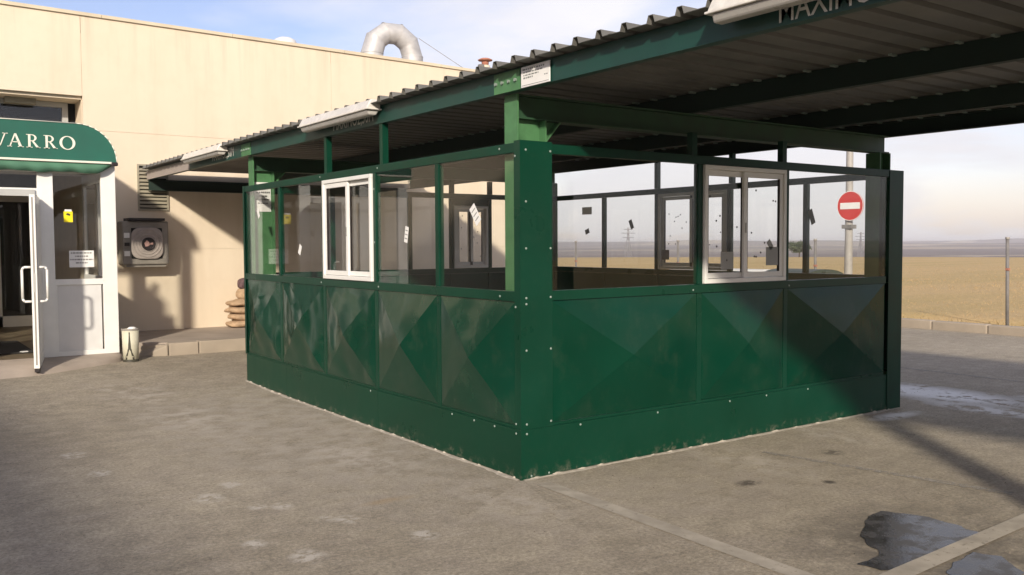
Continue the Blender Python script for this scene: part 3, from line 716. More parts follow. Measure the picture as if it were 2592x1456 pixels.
# ================================================================== CANOPY
cn = thing('canopy', (2.2, 2.2, 0), 'long green steel canopy with corrugated metal roof over the booth', 'canopy')
YC = [-4.92, .175, 5.27]
ZR0, ZR1 = 2.425, 2.588
def ibeam_x(x0, x1, y, z0, z1, w=.11, tf=.012, tw_=.008):
    return MB().box(x0, x1, y-w/2, y+w/2, z0, z0+tf).box(x0, x1, y-w/2, y+w/2, z1-tf, z1).box(x0, x1, y-tw_/2, y+tw_/2, z0+tf, z1-tf)
for k, y in enumerate(YC):
    c_ = MB()
    c_.box(.05, .062, y-.075, y+.075, -.02, ZR1-.002).box(.285, .297, y-.075, y+.075, -.02, ZR0-.002).box(.062, .285, y-.005, y+.005, -.02, ZR0-.002)
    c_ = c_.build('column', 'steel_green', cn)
    ibeam_x(.0625, 4.44, y, ZR0, ZR1).build('rafter', 'rafter_green_shaded', cn)
    MB().prism([(.2975, y-.004, ZR0-.003), (.43, y-.004, ZR0-.003), (.2975, y-.004, ZR0-.15)], (0, .008, 0)).build('gusset', 'steel_green', cn)
    MB().prism([(.2975, y-.05, ZR0-.165), (.2975, y-.05, ZR0-.15), (.43, y-.05, ZR0-.003), (.445, y-.05, ZR0-.003)], (0, .1, 0)).build('gusset_flange', 'steel_green', cn)
    MB().box(4.26, 4.272, y-.075, y+.075, -.02, ZR0-.002).box(4.42, 4.432, y-.075, y+.075, -.02, ZR0-.002).box(4.272, 4.42, y-.005, y+.005, -.02, ZR0-.002).build('column', 'steel_green', cn)
    # splice plate on the fascia with bolts
    MB().box(-.022, -.0145, y-.20, y+.095, 2.589, 2.722).build('splice_plate', 'steel_green', cn)
    for q in range(4): MB().tube((-.022, y+.065-.075*q, 2.655), (-.036, y+.065-.075*q, 2.655), .011, n=8).build('bolt', 'bolt', cn)
ibeam_x(-.01, 4.44, 9.60, ZR0, ZR1).build('rafter', 'purlin_green_shaded', cn)
YN, YF = -9.0, 9.66
def channel(x, w, mat, name, sgn):
    MB().box(x, x+.008*sgn, YN, YF, 2.589, 2.735).box(x+.008*sgn, x+w*sgn, YN, YF, 2.589, 2.599).box(x+.008*sgn, x+w*sgn, YN, YF, 2.725, 2.735).build(name, mat, cn)
channel(-.014, .06, 'fascia_green', 'fascia', 1)
MB().box(-.018, -.0145, 7.42, YF, 2.589, 2.722).build('fascia_beige_end', 'casing_light', cn)  # grey-beige strip laid over the wall end of the fascia
for x in (1.70, 3.35): channel(x, .06, 'purlin_green_shaded', 'purlin', 1)
channel(4.56, .06, 'purlin_green_shaded', 'edge_purlin', -1)
# corrugated sheets, five ribs each
pit_ = .2075
def sheet(y0, nr, dz):
    pr = []
    for k in range(nr):
        yb = y0+k*pit_; pr += [(yb, 0), (yb+.078, 0), (yb+.092, .040), (yb+.124, .040), (yb+.138, 0)]
    pr.append((y0+nr*pit_, 0)); pr.append((y0+nr*pit_+.03, .001))
    g = MB(); n = len(pr)
    for x in (-.12, 4.66):
        for y, z in pr: g.v.append((x, y, 2.738+z+dz))
    for i in range(n-1): g.f.append((i, n+i, n+i+1, i+1))
    o = g.build('roof_sheet', 'sheet', cn); s_ = o.modifiers.new('solid', 'SOLIDIFY'); s_.thickness = .0035; s_.offset = 1
    return o
base0 = .117-.108
y = base0-9*5*pit_
k = 0
while y+5*pit_ < 9.68:
    sheet(y, 5, .0015*(k % 3)); y += 5*pit_; k += 1
nr = int((9.67-y)/pit_)
if nr > 0: sheet(y, nr, .001)
# sheet fixings that catch the light along the purlins
fx = MB().box(-.03, .03, -.012, .012, 2.725, 2.737).build('fixing_clip', 'bolt', cn)
first = True
for x in (1.66, 3.31, 4.48):
    yy = base0+.03-3*pit_*5
    while yy < 5:
        if first: fx.location = (x-0, yy, 0); fx.location = Vector((x, yy, 0)); first = False
        else: copy_at(fx, Vector((x, yy, 0))-Vector(fx.location))
        yy += pit_*1
    
# painted height limit on the fascia
def text_mesh(s_, size):
    c = bpy.data.curves.new('txt', 'FONT'); c.body = s_; c.size = size; c.extrude = 0; c.resolution_u = 3; c.offset = .004
    o = bpy.data.objects.new('txt', c); COL.objects.link(o); dg = bpy.context.evaluated_depsgraph_get()
    me = bpy.data.meshes.new_from_object(o.evaluated_get(dg)); bpy.data.objects.remove(o); return me
def text_on_fascia(s_, ystart, width, zb, h):
    me = text_mesh(s_, 1.0); xs_ = [v.co.x for v in me.vertices]; zs_ = [v.co.y for v in me.vertices]
    a, b = min(xs_), max(xs_); c0, c1 = 0.0, max(zs_); g = MB()
    g.v = [(-.0165, ystart-(v.co.x-a)/(b-a)*width, zb+(v.co.y-c0)/(c1-c0)*h) for v in me.vertices]; g.f = [tuple(p.vertices) for p in me.polygons]
    o = g.build('height_limit_lettering', 'white_paint', cn); o['label'] = 'white painted height limit lettering on the fascia'
    return o
text_on_fascia('MAXIMO2,30M', 2.88, .80, 2.622, .11)
text_on_fascia('MAXIMO2,30M', -2.08, .80, 2.604, .11)
text_on_fascia('MAXIMO2,30M', 6.45, .80, 2.622, .11)
# strip lights on the fascia
def strip_light(y0, y1, label):
    t = thing('strip_light', (-.1, (y0+y1)/2, 2.6), label, 'light', 'strip lights along the canopy edge')
    P = [(-.03, y0, 2.70), (-.155, y0, 2.70), (-.15, y0, 2.715), (-.115, y0, 2.775), (-.055, y0, 2.775), (-.03, y0, 2.74)]
    MB().prism(P, (0, y1-y0, 0)).build('housing', 'lamp_housing', t, bevel=.006)
    MB().box(-.163, -.022, y0-.012, y1+.012, 2.690, 2.703).build('rim', 'lamp_housing', t, bevel=.004)
    Q = [(-.035, y0+.01, 2.689), (-.06, y0+.02, 2.648), (-.125, y0+.02, 2.648), (-.15, y0+.01, 2.689)]
    MB().prism(Q[::-1], (0, y1-y0-.03, 0)).build('diffuser', 'diffuser', t, bevel=.012)
    for yy in (y0+.25, y1-.25): MB().box(-.03, -.0145, yy-.02, yy+.02, 2.69, 2.73).build('bracket', 'bolt', t)
strip_light(1.92, 3.36, 'white strip light on the canopy edge above the white sliding window')
strip_light(5.82, 7.3, 'farthest white strip light, beside the cream wall')
strip_light(-3.22, -1.76, 'nearest white strip light at the top edge of the picture')
# notices fixed to the canopy steel
ns = thing('white_notice_plate', (-.03, -.2, 2.59), 'white rectangular notice plate screwed to the canopy fascia', 'sign')
MB().box(-.030, -.023, -.355, -.052, 2.59, 2.722).build('plate', 'paper', ns, bevel=.002)
def scribble(parent, rows, fn, mat, name='print_line'):
    for (u0, u1, z, h) in rows:
        u = u0
        while u < u1:
            l_ = random.uniform(.010, .03); g = MB(); fn(g, u, min(u+l_, u1), z, z+h); g.build(name, mat, parent); u += l_+.007
scribble(ns, [(.07, .30, 2.697, .010), (.08, .28, 2.679, .008), (.08, .24, 2.661, .008), (.08, .18, 2.643, .010), (.30, .34, 2.640, .006)], lambda g, a, b, z0, z1: g.box(-.0312, -.0302, -b, -a, z0, z1), 'decal_grey')
MB().box(-.0312, -.0302, -.345, -.062, 2.60, 2.603).build('print_rule', 'decal_grey', ns)
n2 = thing('column_notice', (.18, 5.18, 1.95), 'white printed notice on the far green column', 'sign')
MB().box(.085, .275, 5.255, 5.262, 1.965, 2.30).build('plate', 'paper', n2)
scribble(n2, [(.10, .26, 2.262, .014), (.10, .26, 2.225, .014), (.095, .265, 2.175, .018), (.13, .23, 2.135, .016), (.10, .26, 2.095, .016), (.12, .24, 2.055, .012)], lambda g, a, b, z0, z1: g.box(a, b, 5.2532, 5.2542, z0, z1), 'ink_dark')

# ================================================================== BOOTH
bt = thing('green_booth', (2.2, 2.7, 0), 'dark green smoking booth with glass panes and pressed diamond panels', 'booth')
# a side is described by: origin, along-vector u, outward normal n (in plan)
class Side:
    def __init__(s, o, u, n): s.o, s.u, s.n = Vector(o), Vector(u), Vector(n)
    def p(s, t, d, z): q = s.o+s.u*t+s.n*d; return (q.x, q.y, z)
    def box(s, t0, t1, d0, d1, z0, z1, mb=None):
        mb = mb or MB(); A = s.p(t0, d0, 0); B = s.p(t1, d1, 0)
        x0, x1 = sorted((A[0], B[0])); y0, y1 = sorted((A[1], B[1])); return mb.box(x0, x1, y0, y1, z0, z1)
SA = Side((0, 0, 0), (0, 1, 0), (-1, 0, 0)); SB = Side((0, 0, 0), (1, 0, 0), (0, -1, 0))
SD = Side((LB, 0, 0), (0, 1, 0), (1, 0, 0)); SE = Side((0, LA, 0), (1, 0, 0), (0, 1, 0))
ZS0, ZS1, ZK = 1.195, 1.262, .337
def diamond(S, t0, t1, z0, z1, mat, seed, ap=.060, dent=.006):
    # four separately smooth facets meeting at a raised point
    c = ((t0+t1)/2, (z0+z1)/2); cs = [(t0, z0), (t1, z0), (t1, z1), (t0, z1)]; N = 12; g = MB()
    flip = S.u.cross(Vector((0, 0, 1))).dot(S.n) < 0
    for k in range(4):
        a, b = cs[k], cs[(k+1) % 4]; idx = {}
        for i in range(N+1):
            for j in range(N+1-i):
                l1, l2 = i/N, j/N; l0 = 1-l1-l2
                t = c[0]*l0+a[0]*l1+b[0]*l2; z = c[1]*l0+a[1]*l1+b[1]*l2
                edge = 1-l0
                d = .002+ap*l0 + dent*(noise.noise((t*3.1+seed, z*3.1, seed*1.7))+.6*noise.noise((t*7+seed, z*7, 3.3)))*min(1, (1-edge)*6)*1.0
                idx[i, j] = len(g.v); g.v.append(S.p(t, d, z))
        for i in range(N):
            for j in range(N-i):
                f = (idx[i, j], idx[i+1, j], idx[i, j+1]); g.f.append(f[::-1] if flip else f)
                if j < N-i-1:
                    f = (idx[i+1, j], idx[i+1, j+1], idx[i, j+1]); g.f.append(f[::-1] if flip else f)
    o = g.build('diamond_panel', mat, bt, smooth=True)
    S.box(t0+.004, t1-.004, -.024, -.012, z0+.004, z1-.004).build('panel_backing', 'green_frame', bt)
    return o
def pane(S, t0, t1, z0, z1, parent=bt, d=0.): return S.box(t0, t1, d-.003, d+.003, z0, z1).build('pane', 'glass', parent)
def sliding(S, t0, t1, z0, z1, od=.035, lab=None):
    """white two-leaf sliding window: outer frame, two sashes on two tracks"""
    w = .034; fmb = MB()
    S.box(t0, t1, -.035, od, z0, z0+w, fmb); S.box(t0, t1, -.035, od, z1-w, z1, fmb); S.box(t0, t0+w, -.035, od, z0+w, z1-w, fmb); S.box(t1-w, t1, -.035, od, z0+w, z1-w, fmb)
    f = fmb.build('sliding_window', 'white_alu', bt, bevel=.004)
    if lab: f['label'] = lab
    mid = (t0+t1)/2; sw = .042
    for a, b, d0, d1 in ((t0+w, mid+.03, -.026, -.004), (mid-.03, t1-w, .0, .024)):
        mb = MB(); za, zb = z0+w+.003, z1-w-.003
        S.box(a, b, d0, d1, za, za+sw, mb); S.box(a, b, d0, d1, zb-sw, zb, mb); S.box(a, a+sw, d0, d1, za+sw, zb-sw, mb); S.box(b-sw, b, d0, d1, za+sw, zb-sw, mb)
        mb.build('sash', 'white_alu', f, bevel=.003)
        S.box(a+sw, b-sw, (d0+d1)/2-.003, (d0+d1)/2+.003, za+sw, zb-sw).build('pane', 'glass', f)
        S.box(a+sw-.004, a+sw+.006, d0+.002, d1-.002, za+sw, zb-sw).build('gasket', 'hub', f); S.box(b-sw-.006, b-sw+.004, d0+.002, d1-.002, za+sw, zb-sw).build('gasket', 'hub', f)
    S.box(mid-.018, mid-.006, .0245, .031, z0+w+.36, z0+w+.44).build('pull', 'grey_alu', f)
    S.box(mid-.018, mid+.018, -.03, .0, z1-w-.035, z1-w-.002).build('stop', 'hub', f); S.box(mid-.018, mid+.018, -.03, .0, z0+w+.002, z0+w+.05).build('stop', 'hub', f)
    return f
dotm = None
def dots(S, f, t0, t1, z0, z1, n, seed, d):
    rnd = random.Random(seed)
    base = None
    for i in range(n):
        t, z = rnd.uniform(t0, t1), rnd.uniform(z0, z1)
        if base is None:
            A = Vector(S.p(0, d, 0)); B = A+S.n*.0015
            g = MB().tube(A+Vector((0, 0, 0)), B, .0085, n=8); base = g.build('dot_sticker', 'dot', f); b0 = Vector(base.location); base.location = b0+S.u*t+Vector((0, 0, z))
        else:
            c = base.copy(); COL.objects.link(c); c.parent = f; c.location = b0+S.u*t+Vector((0, 0, z))
def decal(S, t, z, w, h, rot, d, mat, name='glass_sticker', lines=False):
    g = MB(); P = []
    for a, b in ((-w/2, -h/2), (w/2, -h/2), (w/2, h/2), (-w/2, h/2)):
        P.append(S.p(t+a*math.cos(rot)-b*math.sin(rot), d, z+a*math.sin(rot)+b*math.cos(rot)))
    g.prism(P, tuple(S.n*.0012)); o = g.build(name, mat, bt)
    if lines:
        for q in (-.25, .0, .25):
            g = MB(); P = []
            for a, b in ((-w*.35, h*q-.004), (w*.35, h*q-.004), (w*.35, h*q+.004), (-w*.35, h*q+.004)): P.append(S.p(t+a*math.cos(rot)-b*math.sin(rot), d+.0013, z+a*math.sin(rot)+b*math.cos(rot)))
            g.prism(P, tuple(S.n*.0006)); g.build('print_line', 'decal_grey', o)
def side(S, L, posts, bays, wins, pmat, struts, zs, seams, cor0, cor1):
    # skirt plates
    ed = [0]+seams+[L]
    for a, b in zip(ed, ed[1:]): S.box(a+.0015, b-.0015, -.01, .012, .010+(gz(*S.p((a+b)/2, 0, 0)[:2]) if a > 3 else 0), ZK).build('skirt_plate', 'green_skirt', bt)
    S.box(cor0, L-cor1, -.03, .004, ZK+.001, ZK+.022).build('base_rail', 'green_skirt', bt)
    S.box(cor0, L-cor1, -.035, .016, ZS0, ZS1).build('sill_rail', 'green_skirt', bt, bevel=.003)
    S.box(0.02, L-.02, -.035, .014, 2.185, H).build('top_rail', 'green_frame', bt, bevel=.003)
    for t in posts:
        S.box(t-.0255, t+.0255, -.034, .0055, ZK+.003, ZS0-.001).build('mullion', 'green_skirt', bt, bevel=.002)
        S.box(t-.026, t+.026, -.034, .0145, ZS1+.001, 2.184).build('mullion', 'green_frame', bt, bevel=.003)
    for i, (a, b) in enumerate(bays): diamond(S, a, b, ZK+.024, ZS0-.002, pmat, i*5.3+L, .068 if pmat == 'panel_dusty' else .055, .017 if pmat == 'panel_dusty' and i > 1 else .007)
    for t in struts: S.box(t-.027, t+.027, -.05, .004, H+.001, zs).build('strut', 'green_frame', bt)
# A side (towards the entrance)
pA = [1.055, 2.085, 3.155, 4.265]
side(SA, LA, pA, [(.062, 1.029), (1.081, 2.059), (2.111, 3.129), (3.181, 4.239), (4.291, 5.30)], None, 'panel_dusty', [1.967, 3.094], 2.587, [2.066, 4.133], .05, .03)
for a, b in ((.05, 1.029), (1.081, 2.059), (3.181, 4.239), (4.291, 5.31)): pane(SA, a, b, ZS1, 2.185)
fA = sliding(SA, 2.118, 3.122, 1.266, 2.182, lab='white sliding window facing the entrance')
# B side (towards the camera right)
pB = [1.70, 2.745]
side(SB, LB, pB, [(.255, 1.672), (1.728, 2.717), (2.773, 4.20)], None, 'panel_clean', [1.645, 2.722], ZR0-.002, [], .25, .24)
for a, b in ((.25, 1.673), (2.772, 4.205)): pane(SB, a, b, ZS1, 2.185)
fB = sliding(SB, 1.732, 2.714, 1.266, 2.182, lab='white sliding window on the side with the no-entry sign behind')
# D side (far, towards the road) and E side (towards the building)
pD = [1.04, 2.055, 3.215, 4.2]
side(SD, LA, pD, [(.062, 1.012), (1.068, 2.027), (2.083, 3.187), (3.243, 4.172), (4.228, 5.30)], None, 'panel_clean', [2.02, 3.2], 2.588, [2.066, 4.133], .05, .05)
for a, b in ((.05, 1.012), (1.068, 2.027), (3.243, 4.172), (4.228, 5.30)): pane(SD, a, b, ZS1, 2.185)
fD = sliding(SD, 2.088, 3.182, 1.266, 2.182)
pE = [1.07, 2.13, 2.755, 3.36]
side(SE, LB, pE, [(.062, 1.042), (1.098, 2.102), (2.158, 2.727), (2.783, 3.332), (3.388, 4.38)], None, 'panel_clean', [2.755, 3.36], 2.42, [2.2], .05, .05)
for a, b in ((.05, 1.042), (1.098, 2.102), (2.158, 2.727), (3.388, 4.38)): pane(SE, a, b, ZS1, 2.185)
fE = sliding(SE, 2.788, 3.328, 1.266, 2.09)
SE.box(2.783, 3.333, -.02, .01, 2.092, 2.184).build('infill', 'green_frame', bt)
# corner cover plates
MB().box(-.018, -.0165, -.018, .05, ZK+.002, H+.012).box(-.0165, .25, -.018, -.0165, ZK+.002, H+.012).build('corner_plate', 'green_skirt', bt)
MB().box(-.0160, -.013, -.0155, .052, -.02, ZK).box(-.0130, .25, -.0155, -.0126, -.02, ZK).build('corner_plate', 'green_skirt', bt)
MB().box(4.235, LB+.02, -.0195, -.0168, .0, H+.0).box(LB+.0165, LB+.0195, -.0165, .10, .0, H+.0).build('corner_plate', 'green_frame', bt)
MB().box(4.235, 4.30, -.0165, .05, ZS1+.002, H-.07).build('corner_post', 'green_frame', bt)
MB().box(-.018, -.0145, LA-.03, LA+.018, ZK+.002, H+.004).box(-.0145, .05, LA+.0145, LA+.018, ZK+.002, H+.004).build('corner_plate', 'green_frame', bt)
for x, y in ((.0, .0), (LB-.055, 0.0), (0, LA-.055), (LB-.055, LA-.055)): MB().box(x+.003, x+.052, y+.003, y+.052, 0, H-.07).build('corner_post', 'green_frame', bt)
# screws
b0 = MB().lathe((0, 0, 0), [(.0085, 0), (.0075, .003), (.003, .005)], 8).build('screw', 'bolt', bt); proto_loc = Vector(b0.location)
def screw(S, t, z, d, first=[True]):
    o = b0 if first[0] else b0.copy()
    if not first[0]: COL.objects.link(o); o.parent = bt
    first[0] = False
    q = Vector(S.p(t, d, z)); o.location = q-Vector(bt.location)
    o.rotation_euler = S.n.to_track_quat('Z', 'Y').to_euler()
b0.data.transform(Matrix.Translation(Vector(bt.location)))
for z in (2.2, 1.86, 1.55, 1.22, .87, .375, 1.18, .31): screw(SB, .03, z, .019)
for z in (2.2, 1.55, 1.22, .87, .375): screw(SB, .235, z, .019)
for t in (.5, 1.25, 2.05, 2.5, 3.05): screw(SB, t, ZK-.02, .013)
for t in (1.62, 2.775): screw(SB, t, 1.22, .017)
for t in (.07, .22, 3.08, 3.19): screw(SB, t, .02, .013) if t < 1 else None
for t in (.035,): 
    for z in (2.16, 1.16, .375, .31): screw(SA, t, z, .019)
for t in (.22, 2.02, 3.2): screw(SA, t, 2.222, .015); screw(SA, t, 1.225, .017)
for t in (.3, .56, .86, 2.2): screw(SA, t, ZK-.02, .013)
for z in (2.05, 1.6): screw(SA, 2.085, z, .0155)
# stickers on the panes
decal(SA, 4.90, 1.93, .10, .055, R(62), .0035, 'paper'); decal(SA, 3.74, 1.535, .10, .06, R(118), .0035, 'paper')
decal(SA, 1.548, 1.66, .055, .13, R(12), .0035, 'paper', lines=True); decal(SA, .54, 1.79, .075, .15, R(-38), .0035, 'paper', lines=True)
decal(SD, 4.56, 2.025, .20, .10, 0, -.005, 'paper', lines=True); decal(SD, 4.555, 1.745, .085, .065, R(-20), -.005, 'decal_grey')
decal(SD, 3.687, 1.824, .06, .12, R(-24), -.005, 'decal_grey'); decal(SB, 3.09, 1.80, .06, .13, R(24), .0035, 'decal_grey')
decal(SB, 2.035, 1.44, .15, .14, 0, -.012, 'decal_light'); decal(SB, 2.545, 1.47, .15, .15, 0, .02, 'decal_light'); decal(SB, 2.52, 1.565, .05, .08, R(40), .02, 'decal_light')
decal(SD, 3.06, 1.44, .12, .12, 0, -.02, 'casing_light')
dots(SB, fB, 1.83, 2.15, 1.40, 2.05, 7, 3, -.0115); dots(SB, fB, 2.27, 2.62, 1.40, 2.05, 10, 4, .0155)
dots(SD, fD, 2.18, 2.55, 1.40, 2.05, 8, 5, -.0195); dots(SD, fD, 2.72, 3.08, 1.40, 2.05, 10, 6, -.0195)
dots(SE, fE, 2.89, 3.03, 1.37, 1.98, 4, 8, -.0195); dots(SE, fE, 3.1, 3.22, 1.37, 1.98, 5, 9, -.0195)
# lumpy mortar bead where the skirt meets the asphalt
def bead(S, L, seed):
    rnd = random.Random(seed)
    g = MB(); n = int(L/.035)                       # thin spread of mortar smeared on the asphalt along the foot
    for i in range(n+1):
        t = L*i/n; z0 = gz(*S.p(t, 0, 0)[:2]); w = .012+.030*max(0, .45+noise.noise((t*3.1, seed, 0))+.5*noise.noise((t*13, seed, 2)))
        g.v += [S.p(t, -.012, z0+.0045), S.p(t, .014+w*.6, z0+.0045), S.p(t, .014+w, z0+.001)]
    for i in range(n):
        for j in range(2): g.f.append((i*3+j, i*3+j+1, i*3+j+4, i*3+j+3))
    g.build('mortar_smear', 'mortar', bt, smooth=True)
    t = .05
    while t < L:                                    # lumps plugging the gap under the skirt
        l_ = rnd.uniform(.03, .11); w, h = rnd.uniform(.008, .018), rnd.uniform(.008, .014); g = MB(); n = 6
        for i in range(n+1):
            tt = min(L, t+l_*i/n); k = math.sin(math.pi*(i+.25)/(n+.5))*(1+.5*noise.noise((tt*40, seed, 5))); z0 = gz(*S.p(tt, 0, 0)[:2])
            for d, z in ((.0, h*k+.004), (.012+w*k*.5, h*k*.8+.002), (.014+w*k, -.004)): g.v.append(S.p(tt, d, z0+z))
        for i in range(n):
            for j in range(2): g.f.append((i*3+j, i*3+j+1, i*3+j+4, i*3+j+3))
        g.build('mortar_lump', 'mortar', bt, smooth=True)
        t += l_+rnd.uniform(.08, .24)
bead(SA, LA, 1); bead(SB, LB, 2)

# ================================================================== BEYOND THE ROAD
lp = thing('lamp_post', (12.85, 6.22, 0), 'tall grey metal lamp post across the road', 'lamp post')
MB().lathe((12.85, 6.22, .0), [(.085, 0), (.083, .5), (.072, 2.5), (.058, 6.5)], 20).build('pole', 'post_grey', lp, smooth=True)
MB().lathe((12.85, 6.22, .0), [(.12, 0), (.12, .12), (.09, .14)], 20).build('base_collar', 'post_grey', lp, smooth=True)
MB().tube((12.85, 6.22, 6.45), (11.4, 6.22, 6.8), .035, n=10).build('arm', 'post_grey', lp, smooth=True)
MB().prism([(11.5, 6.1, 6.75), (11.5, 6.34, 6.75), (10.9, 6.31, 6.85), (10.9, 6.13, 6.85)], (0, 0, .1)).build('lamp_head', 'post_grey', lp, bevel=.03)
ne = thing('no_entry_sign', (12.74, 6.12, 2.32), 'round red no-entry sign with white bar on the lamp post', 'sign')
MB().tube((12.745, 6.12, 2.32), (12.730, 6.12, 2.32), .30, n=48).build('disc', 'red', ne)
MB().box(12.724, 12.7295, 6.12-.225, 6.12+.225, 2.255, 2.385).build('bar', 'paper', ne, bevel=.002)
torus = MB(); 
for i in range(48):
    a, b = 2*math.pi*i/48, 2*math.pi*(i+1)/48
    torus.quad((12.7292, 6.12+.30*math.cos(a), 2.32+.30*math.sin(a)), (12.7292, 6.12+.30*math.cos(b), 2.32+.30*math.sin(b)), (12.7292, 6.12+.288*math.cos(b), 2.32+.288*math.sin(b)), (12.7292, 6.12+.288*math.cos(a), 2.32+.288*math.sin(a)))
torus.build('rim', 'paper', ne)
MB().box(12.746, 12.93, 6.10, 6.32, 1.86, 1.94).build('clamp', 'fence_grey', ne); MB().box(12.746, 12.93, 6.12, 6.31, 2.40, 2.46).build('clamp', 'fence_grey', ne)
labs = {-1.0: 'thin grey fence post at the kerb, out at the right', 2.88: 'thin grey fence post standing alone at the right edge by the field', 6.78: 'thin grey fence post left of the no-entry sign, seen through glass', 10.7: 'grey fence post behind the open-sided booth windows', 14.6: 'grey fence post seen through the far booth panes', 18.5: 'slim fence post seen through the leftmost far pane'}
for yy, lb in labs.items():
    t = thing('fence_post', (12.55, yy, .1), lb, 'fence post', 'fence posts along the field edge')
    MB().tube((12.55, yy, -.1), (12.55+.02, yy+.04, 1.62), .028, n=10).build('post', 'fence_grey', t, smooth=True)
    MB().tube((12.57, yy+.04, 1.62), (12.57, yy+.04, 1.66), .036, n=10).build('cap', 'post_grey', t, smooth=True)
    MB().box(12.525, 12.585, yy-.01, yy+.045, 1.08, 1.12).build('wire_clip', 'terracotta', t)
# dry weeds along the verge
g = MB(); rw = random.Random(5)
for i in range(1600):
    cy_ = rw.uniform(-4, 26); cx_ = 12.3+abs(rw.gauss(0, .45)); h = rw.uniform(.05, .20)*(1.6 if noise.noise((cy_*.7, 2, 0)) > .15 else .6); a = rw.uniform(0, 6.28); w_ = rw.uniform(.004, .010); lx, ly = rw.gauss(0, .3)*h, rw.gauss(0, .3)*h
    g.v += [(cx_-w_*math.cos(a), cy_-w_*math.sin(a), .09), (cx_+w_*math.cos(a), cy_+w_*math.sin(a), .09), (cx_+lx, cy_+ly, .10+h)]; g.f.append((len(g.v)-3, len(g.v)-2, len(g.v)-1))
M['weed'] = simple('weed', (.30, .22, .10), .9, var=.4, vs=3)
tag(g.build('dry_weeds', 'weed'), 'dry straw weeds along the verge behind the kerb', kind='stuff')
g = MB(); rg = random.Random(11)
for i in range(5200):
    x = rg.uniform(-3.4, 5.6); y = rg.uniform(-3.4, 7.0) if rg.random() < .6 else rg.uniform(-3.0, 1.5)
    if -.03 < x < LB+.03 and -.03 < y < LA+.03: continue
    r_ = rg.choice((.002, .003, .003, .004, .005, .007)); z = gz(x, y); a = rg.uniform(0, 6.28); b_ = r_*rg.uniform(.6, 1.3); i0 = len(g.v)
    g.v += [(x+r_*math.cos(a), y+r_*math.sin(a), z), (x+b_*math.cos(a+2), y+b_*math.sin(a+2), z), (x+r_*math.cos(a+4.1), y+r_*math.sin(a+4.1), z), (x+.2*r_, y, z+r_*.55)]
    g.f += [(i0, i0+1, i0+3), (i0+1, i0+2, i0+3), (i0+2, i0, i0+3)]
M['grit'] = simple('grit', (.17, .14, .105), .95, var=.8, vs=23)
tag(g.build('yard_grit', 'grit'), 'loose grit scattered over the worn yard', kind='stuff')
g = MB(); rs = random.Random(12)
for i in range(26000):
    x = 12.6+abs(rs.gauss(0, 16)); y = rs.uniform(-6, 46)+(x-12)*rs.uniform(-.3, .6); h = rs.uniform(.015, .055)*(1+.6*noise.noise((x*.3, y*.3, 4))); a = rs.uniform(0, 6.28); w_ = .005+.0005*(x-12); z = th(x, y)-.01; i0 = len(g.v)
    g.v += [(x-w_*math.cos(a), y-w_*math.sin(a), z), (x+w_*math.cos(a), y+w_*math.sin(a), z), (x+rs.gauss(0, .3)*h, y+rs.gauss(0, .3)*h, z+h)]; g.f.append((i0, i0+1, i0+2))
M['stubble'] = simple('stubble', (.40, .27, .12), .9, var=.4, vs=2)
tag(g.build('field_stubble', 'stubble'), 'golden straw stubble covering the near field', kind='stuff')
# rubbish container and a low white tank parked by the kerb
dm = thing('waste_container', (10.6, 5.7, 0), 'dark green waste container with domed lid across the yard', 'container')
MB().prism([(10.1, 5.25, .18), (11.1, 5.25, .18), (11.2, 5.2, .92), (10.0, 5.2, .92)][::-1], (0, .95, 0)).build('body', 'dumpster', dm, bevel=.02)
lid = MB(); N = 10
for i in range(N+1):
    a = math.pi*i/N; lid.v += [(10.6-.62*math.cos(a), 5.17, .925+.17*math.sin(a)), (10.6-.62*math.cos(a), 6.18, .925+.17*math.sin(a))]
for i in range(N): lid.f.append((2*i, 2*i+2, 2*i+3, 2*i+1))
lid.f.append(tuple(2*i for i in range(N+1))); lid.f.append(tuple(2*i+1 for i in reversed(range(N+1))))
lid.build('lid', 'dumpster', dm)
for x in (10.2, 11.0):
    for y in (5.35, 6.05): MB().tube((x, y-.03, .09), (x, y+.03, .09), .09, n=14).build('wheel', 'hub', dm)
MB().box(10.5, 10.7, 5.09, 5.165, .86, 1.06).build('handle', 'dumpster', dm)
wtk = thing('white_tank', (10.5, 7.3, 0), 'low white tank with a short spout, seen through the sliding window', 'tank')
MB().box(10.0, 10.9, 6.45, 8.6, .25, 1.06).build('body', 'skip_white', wtk, bevel=.08)
MB().tube((10.15, 7.15, 1.05), (10.15, 7.15, 1.22), .03, n=10).build('spout', 'skip_white', wtk)
for y in (6.7, 8.3): MB().box(10.1, 10.8, y-.06, y+.06, 0, .255).build('skid', 'fence_grey', wtk)
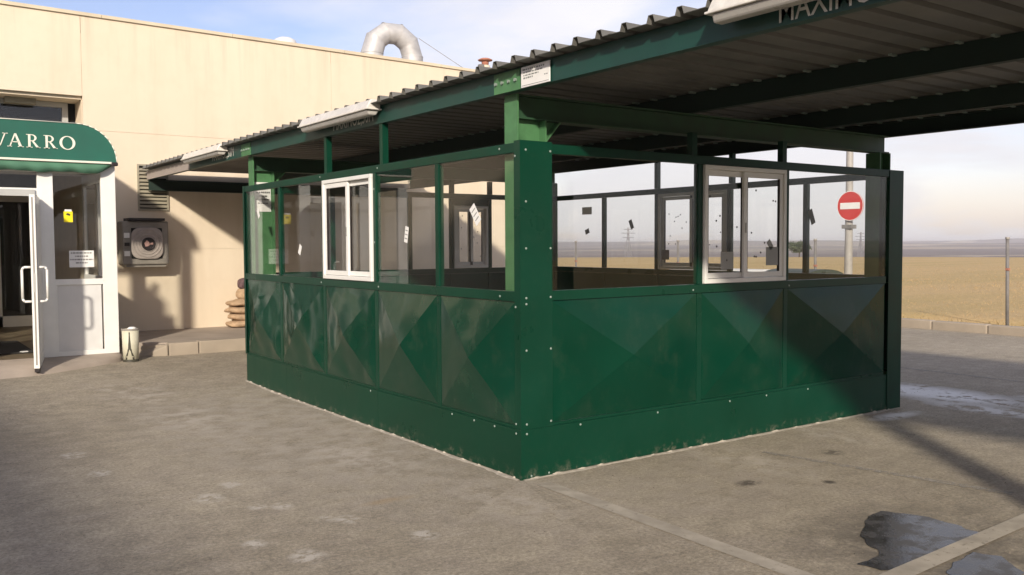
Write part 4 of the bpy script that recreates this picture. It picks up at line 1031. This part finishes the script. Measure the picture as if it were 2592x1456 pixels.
# lone bushy tree in the field
def tree(loc, h, w, label, n=3200, seed=1):
    t = thing('field_tree', loc, label, 'tree'); rnd = random.Random(seed); x, y, z = loc
    mb = MB().tube((x, y, z-.2), (x+.03, y, z+h*.4), h*.035, h*.022, 8)
    for k in range(6):
        a = rnd.uniform(0, 6.28); mb.tube((x+.03, y, z+h*.36), (x+.3*w*math.cos(a), y+.3*w*math.sin(a), z+h*rnd.uniform(.6, .8)), h*.018, h*.006, 6)
    mb.build('trunk', 'bark', t, smooth=True)
    g = MB(); cl = [(rnd.gauss(0, .22)*w, rnd.gauss(0, .22)*w, h*(.62+rnd.uniform(-.22, .26))) for _ in range(16)]
    for i in range(n):
        c = rnd.choice(cl); p = Vector((x+c[0]+rnd.gauss(0, .09)*w, y+c[1]+rnd.gauss(0, .09)*w, z+c[2]+rnd.gauss(0, .06)*h)); s_ = h*rnd.uniform(.03, .055)
        a = Vector((rnd.gauss(0, 1), rnd.gauss(0, 1), rnd.gauss(0, 1))).normalized(); b = a.orthogonal().normalized()
        q = a.cross(b); g.quad(p-b*s_, p+q*s_*.6, p+b*s_, p-q*s_*.6)
    g.build('crown', 'leaf', t)
cw = Vector((-3.5133, -4.8227, 0))
def away(pxx, dist):
    d = fw + rt*((pxx-1296)/2280.55); d.z = 0; d.normalize(); q = cw+d*dist; return q.x, q.y
x, y = away(2022, 97); tree((x, y, th(x, y)-.05), 1.75, 2.2, 'small dark bushy tree out in the field, left of the no-entry sign')
x, y = away(1590, 520)
def pylon(x, y, h, label):
    z = th(x, y)-.3; t = thing('power_pylon', (x, y, z), label, 'pylon', 'power pylons on the plain'); mb = MB(); b, tp = h*.09, h*.012
    lv = [0, .22, .42, .6, .74, .86, 1]
    def cr(f, k): w_ = b+(tp-b)*min(1, f*1.25) if f < .8 else tp+.004*h; return (x+(w_ if k in (0, 1) else -w_), y+(w_ if k in (1, 2) else -w_), z+h*f)
    for a, c in zip(lv, lv[1:]):
        for k in range(4):
            mb.tube(cr(a, k), cr(c, k), .14, n=4); mb.tube(cr(a, k), cr(c, (k+1) % 4), .08, n=4); mb.tube(cr(a, (k+1) % 4), cr(c, k), .08, n=4)
    mb.build('lattice', 'pylon', t)
    arm = MB()
    for f, l_ in ((.72, .16), (.84, .2), (.95, .13)): arm.tube((x-l_*h*.7, y+l_*h*.7, z+h*f), (x+l_*h*.7, y-l_*h*.7, z+h*f), .16, n=4)
    arm.build('cross_arm', 'pylon', t)
pylon(x, y, 20, 'faint lattice power pylon seen through the far left panes')
x, y = away(2177, 620); pylon(x, y, 17, 'faint lattice power pylon on the skyline right of the no-entry sign')

# ================================================================== HAZE
hm = bpy.data.materials.new('haze'); hm.use_nodes = True; ht = hm.node_tree; ht.nodes.clear()
vo = ht.nodes.new('ShaderNodeVolumePrincipled'); vo.inputs['Color'].default_value = (.985, .975, .985, 1); vo.inputs['Density'].default_value = 3.0e-4; vo.inputs['Anisotropy'].default_value = .2
ho = ht.nodes.new('ShaderNodeOutputMaterial'); ht.links.new(vo.outputs[0], ho.inputs['Volume'])
M['haze'] = hm
tag(MB().box(-4300, 4300, -4300, 4300, -16, 16).build('haze', 'haze'), 'thin pale winter haze over the plain', kind='stuff')
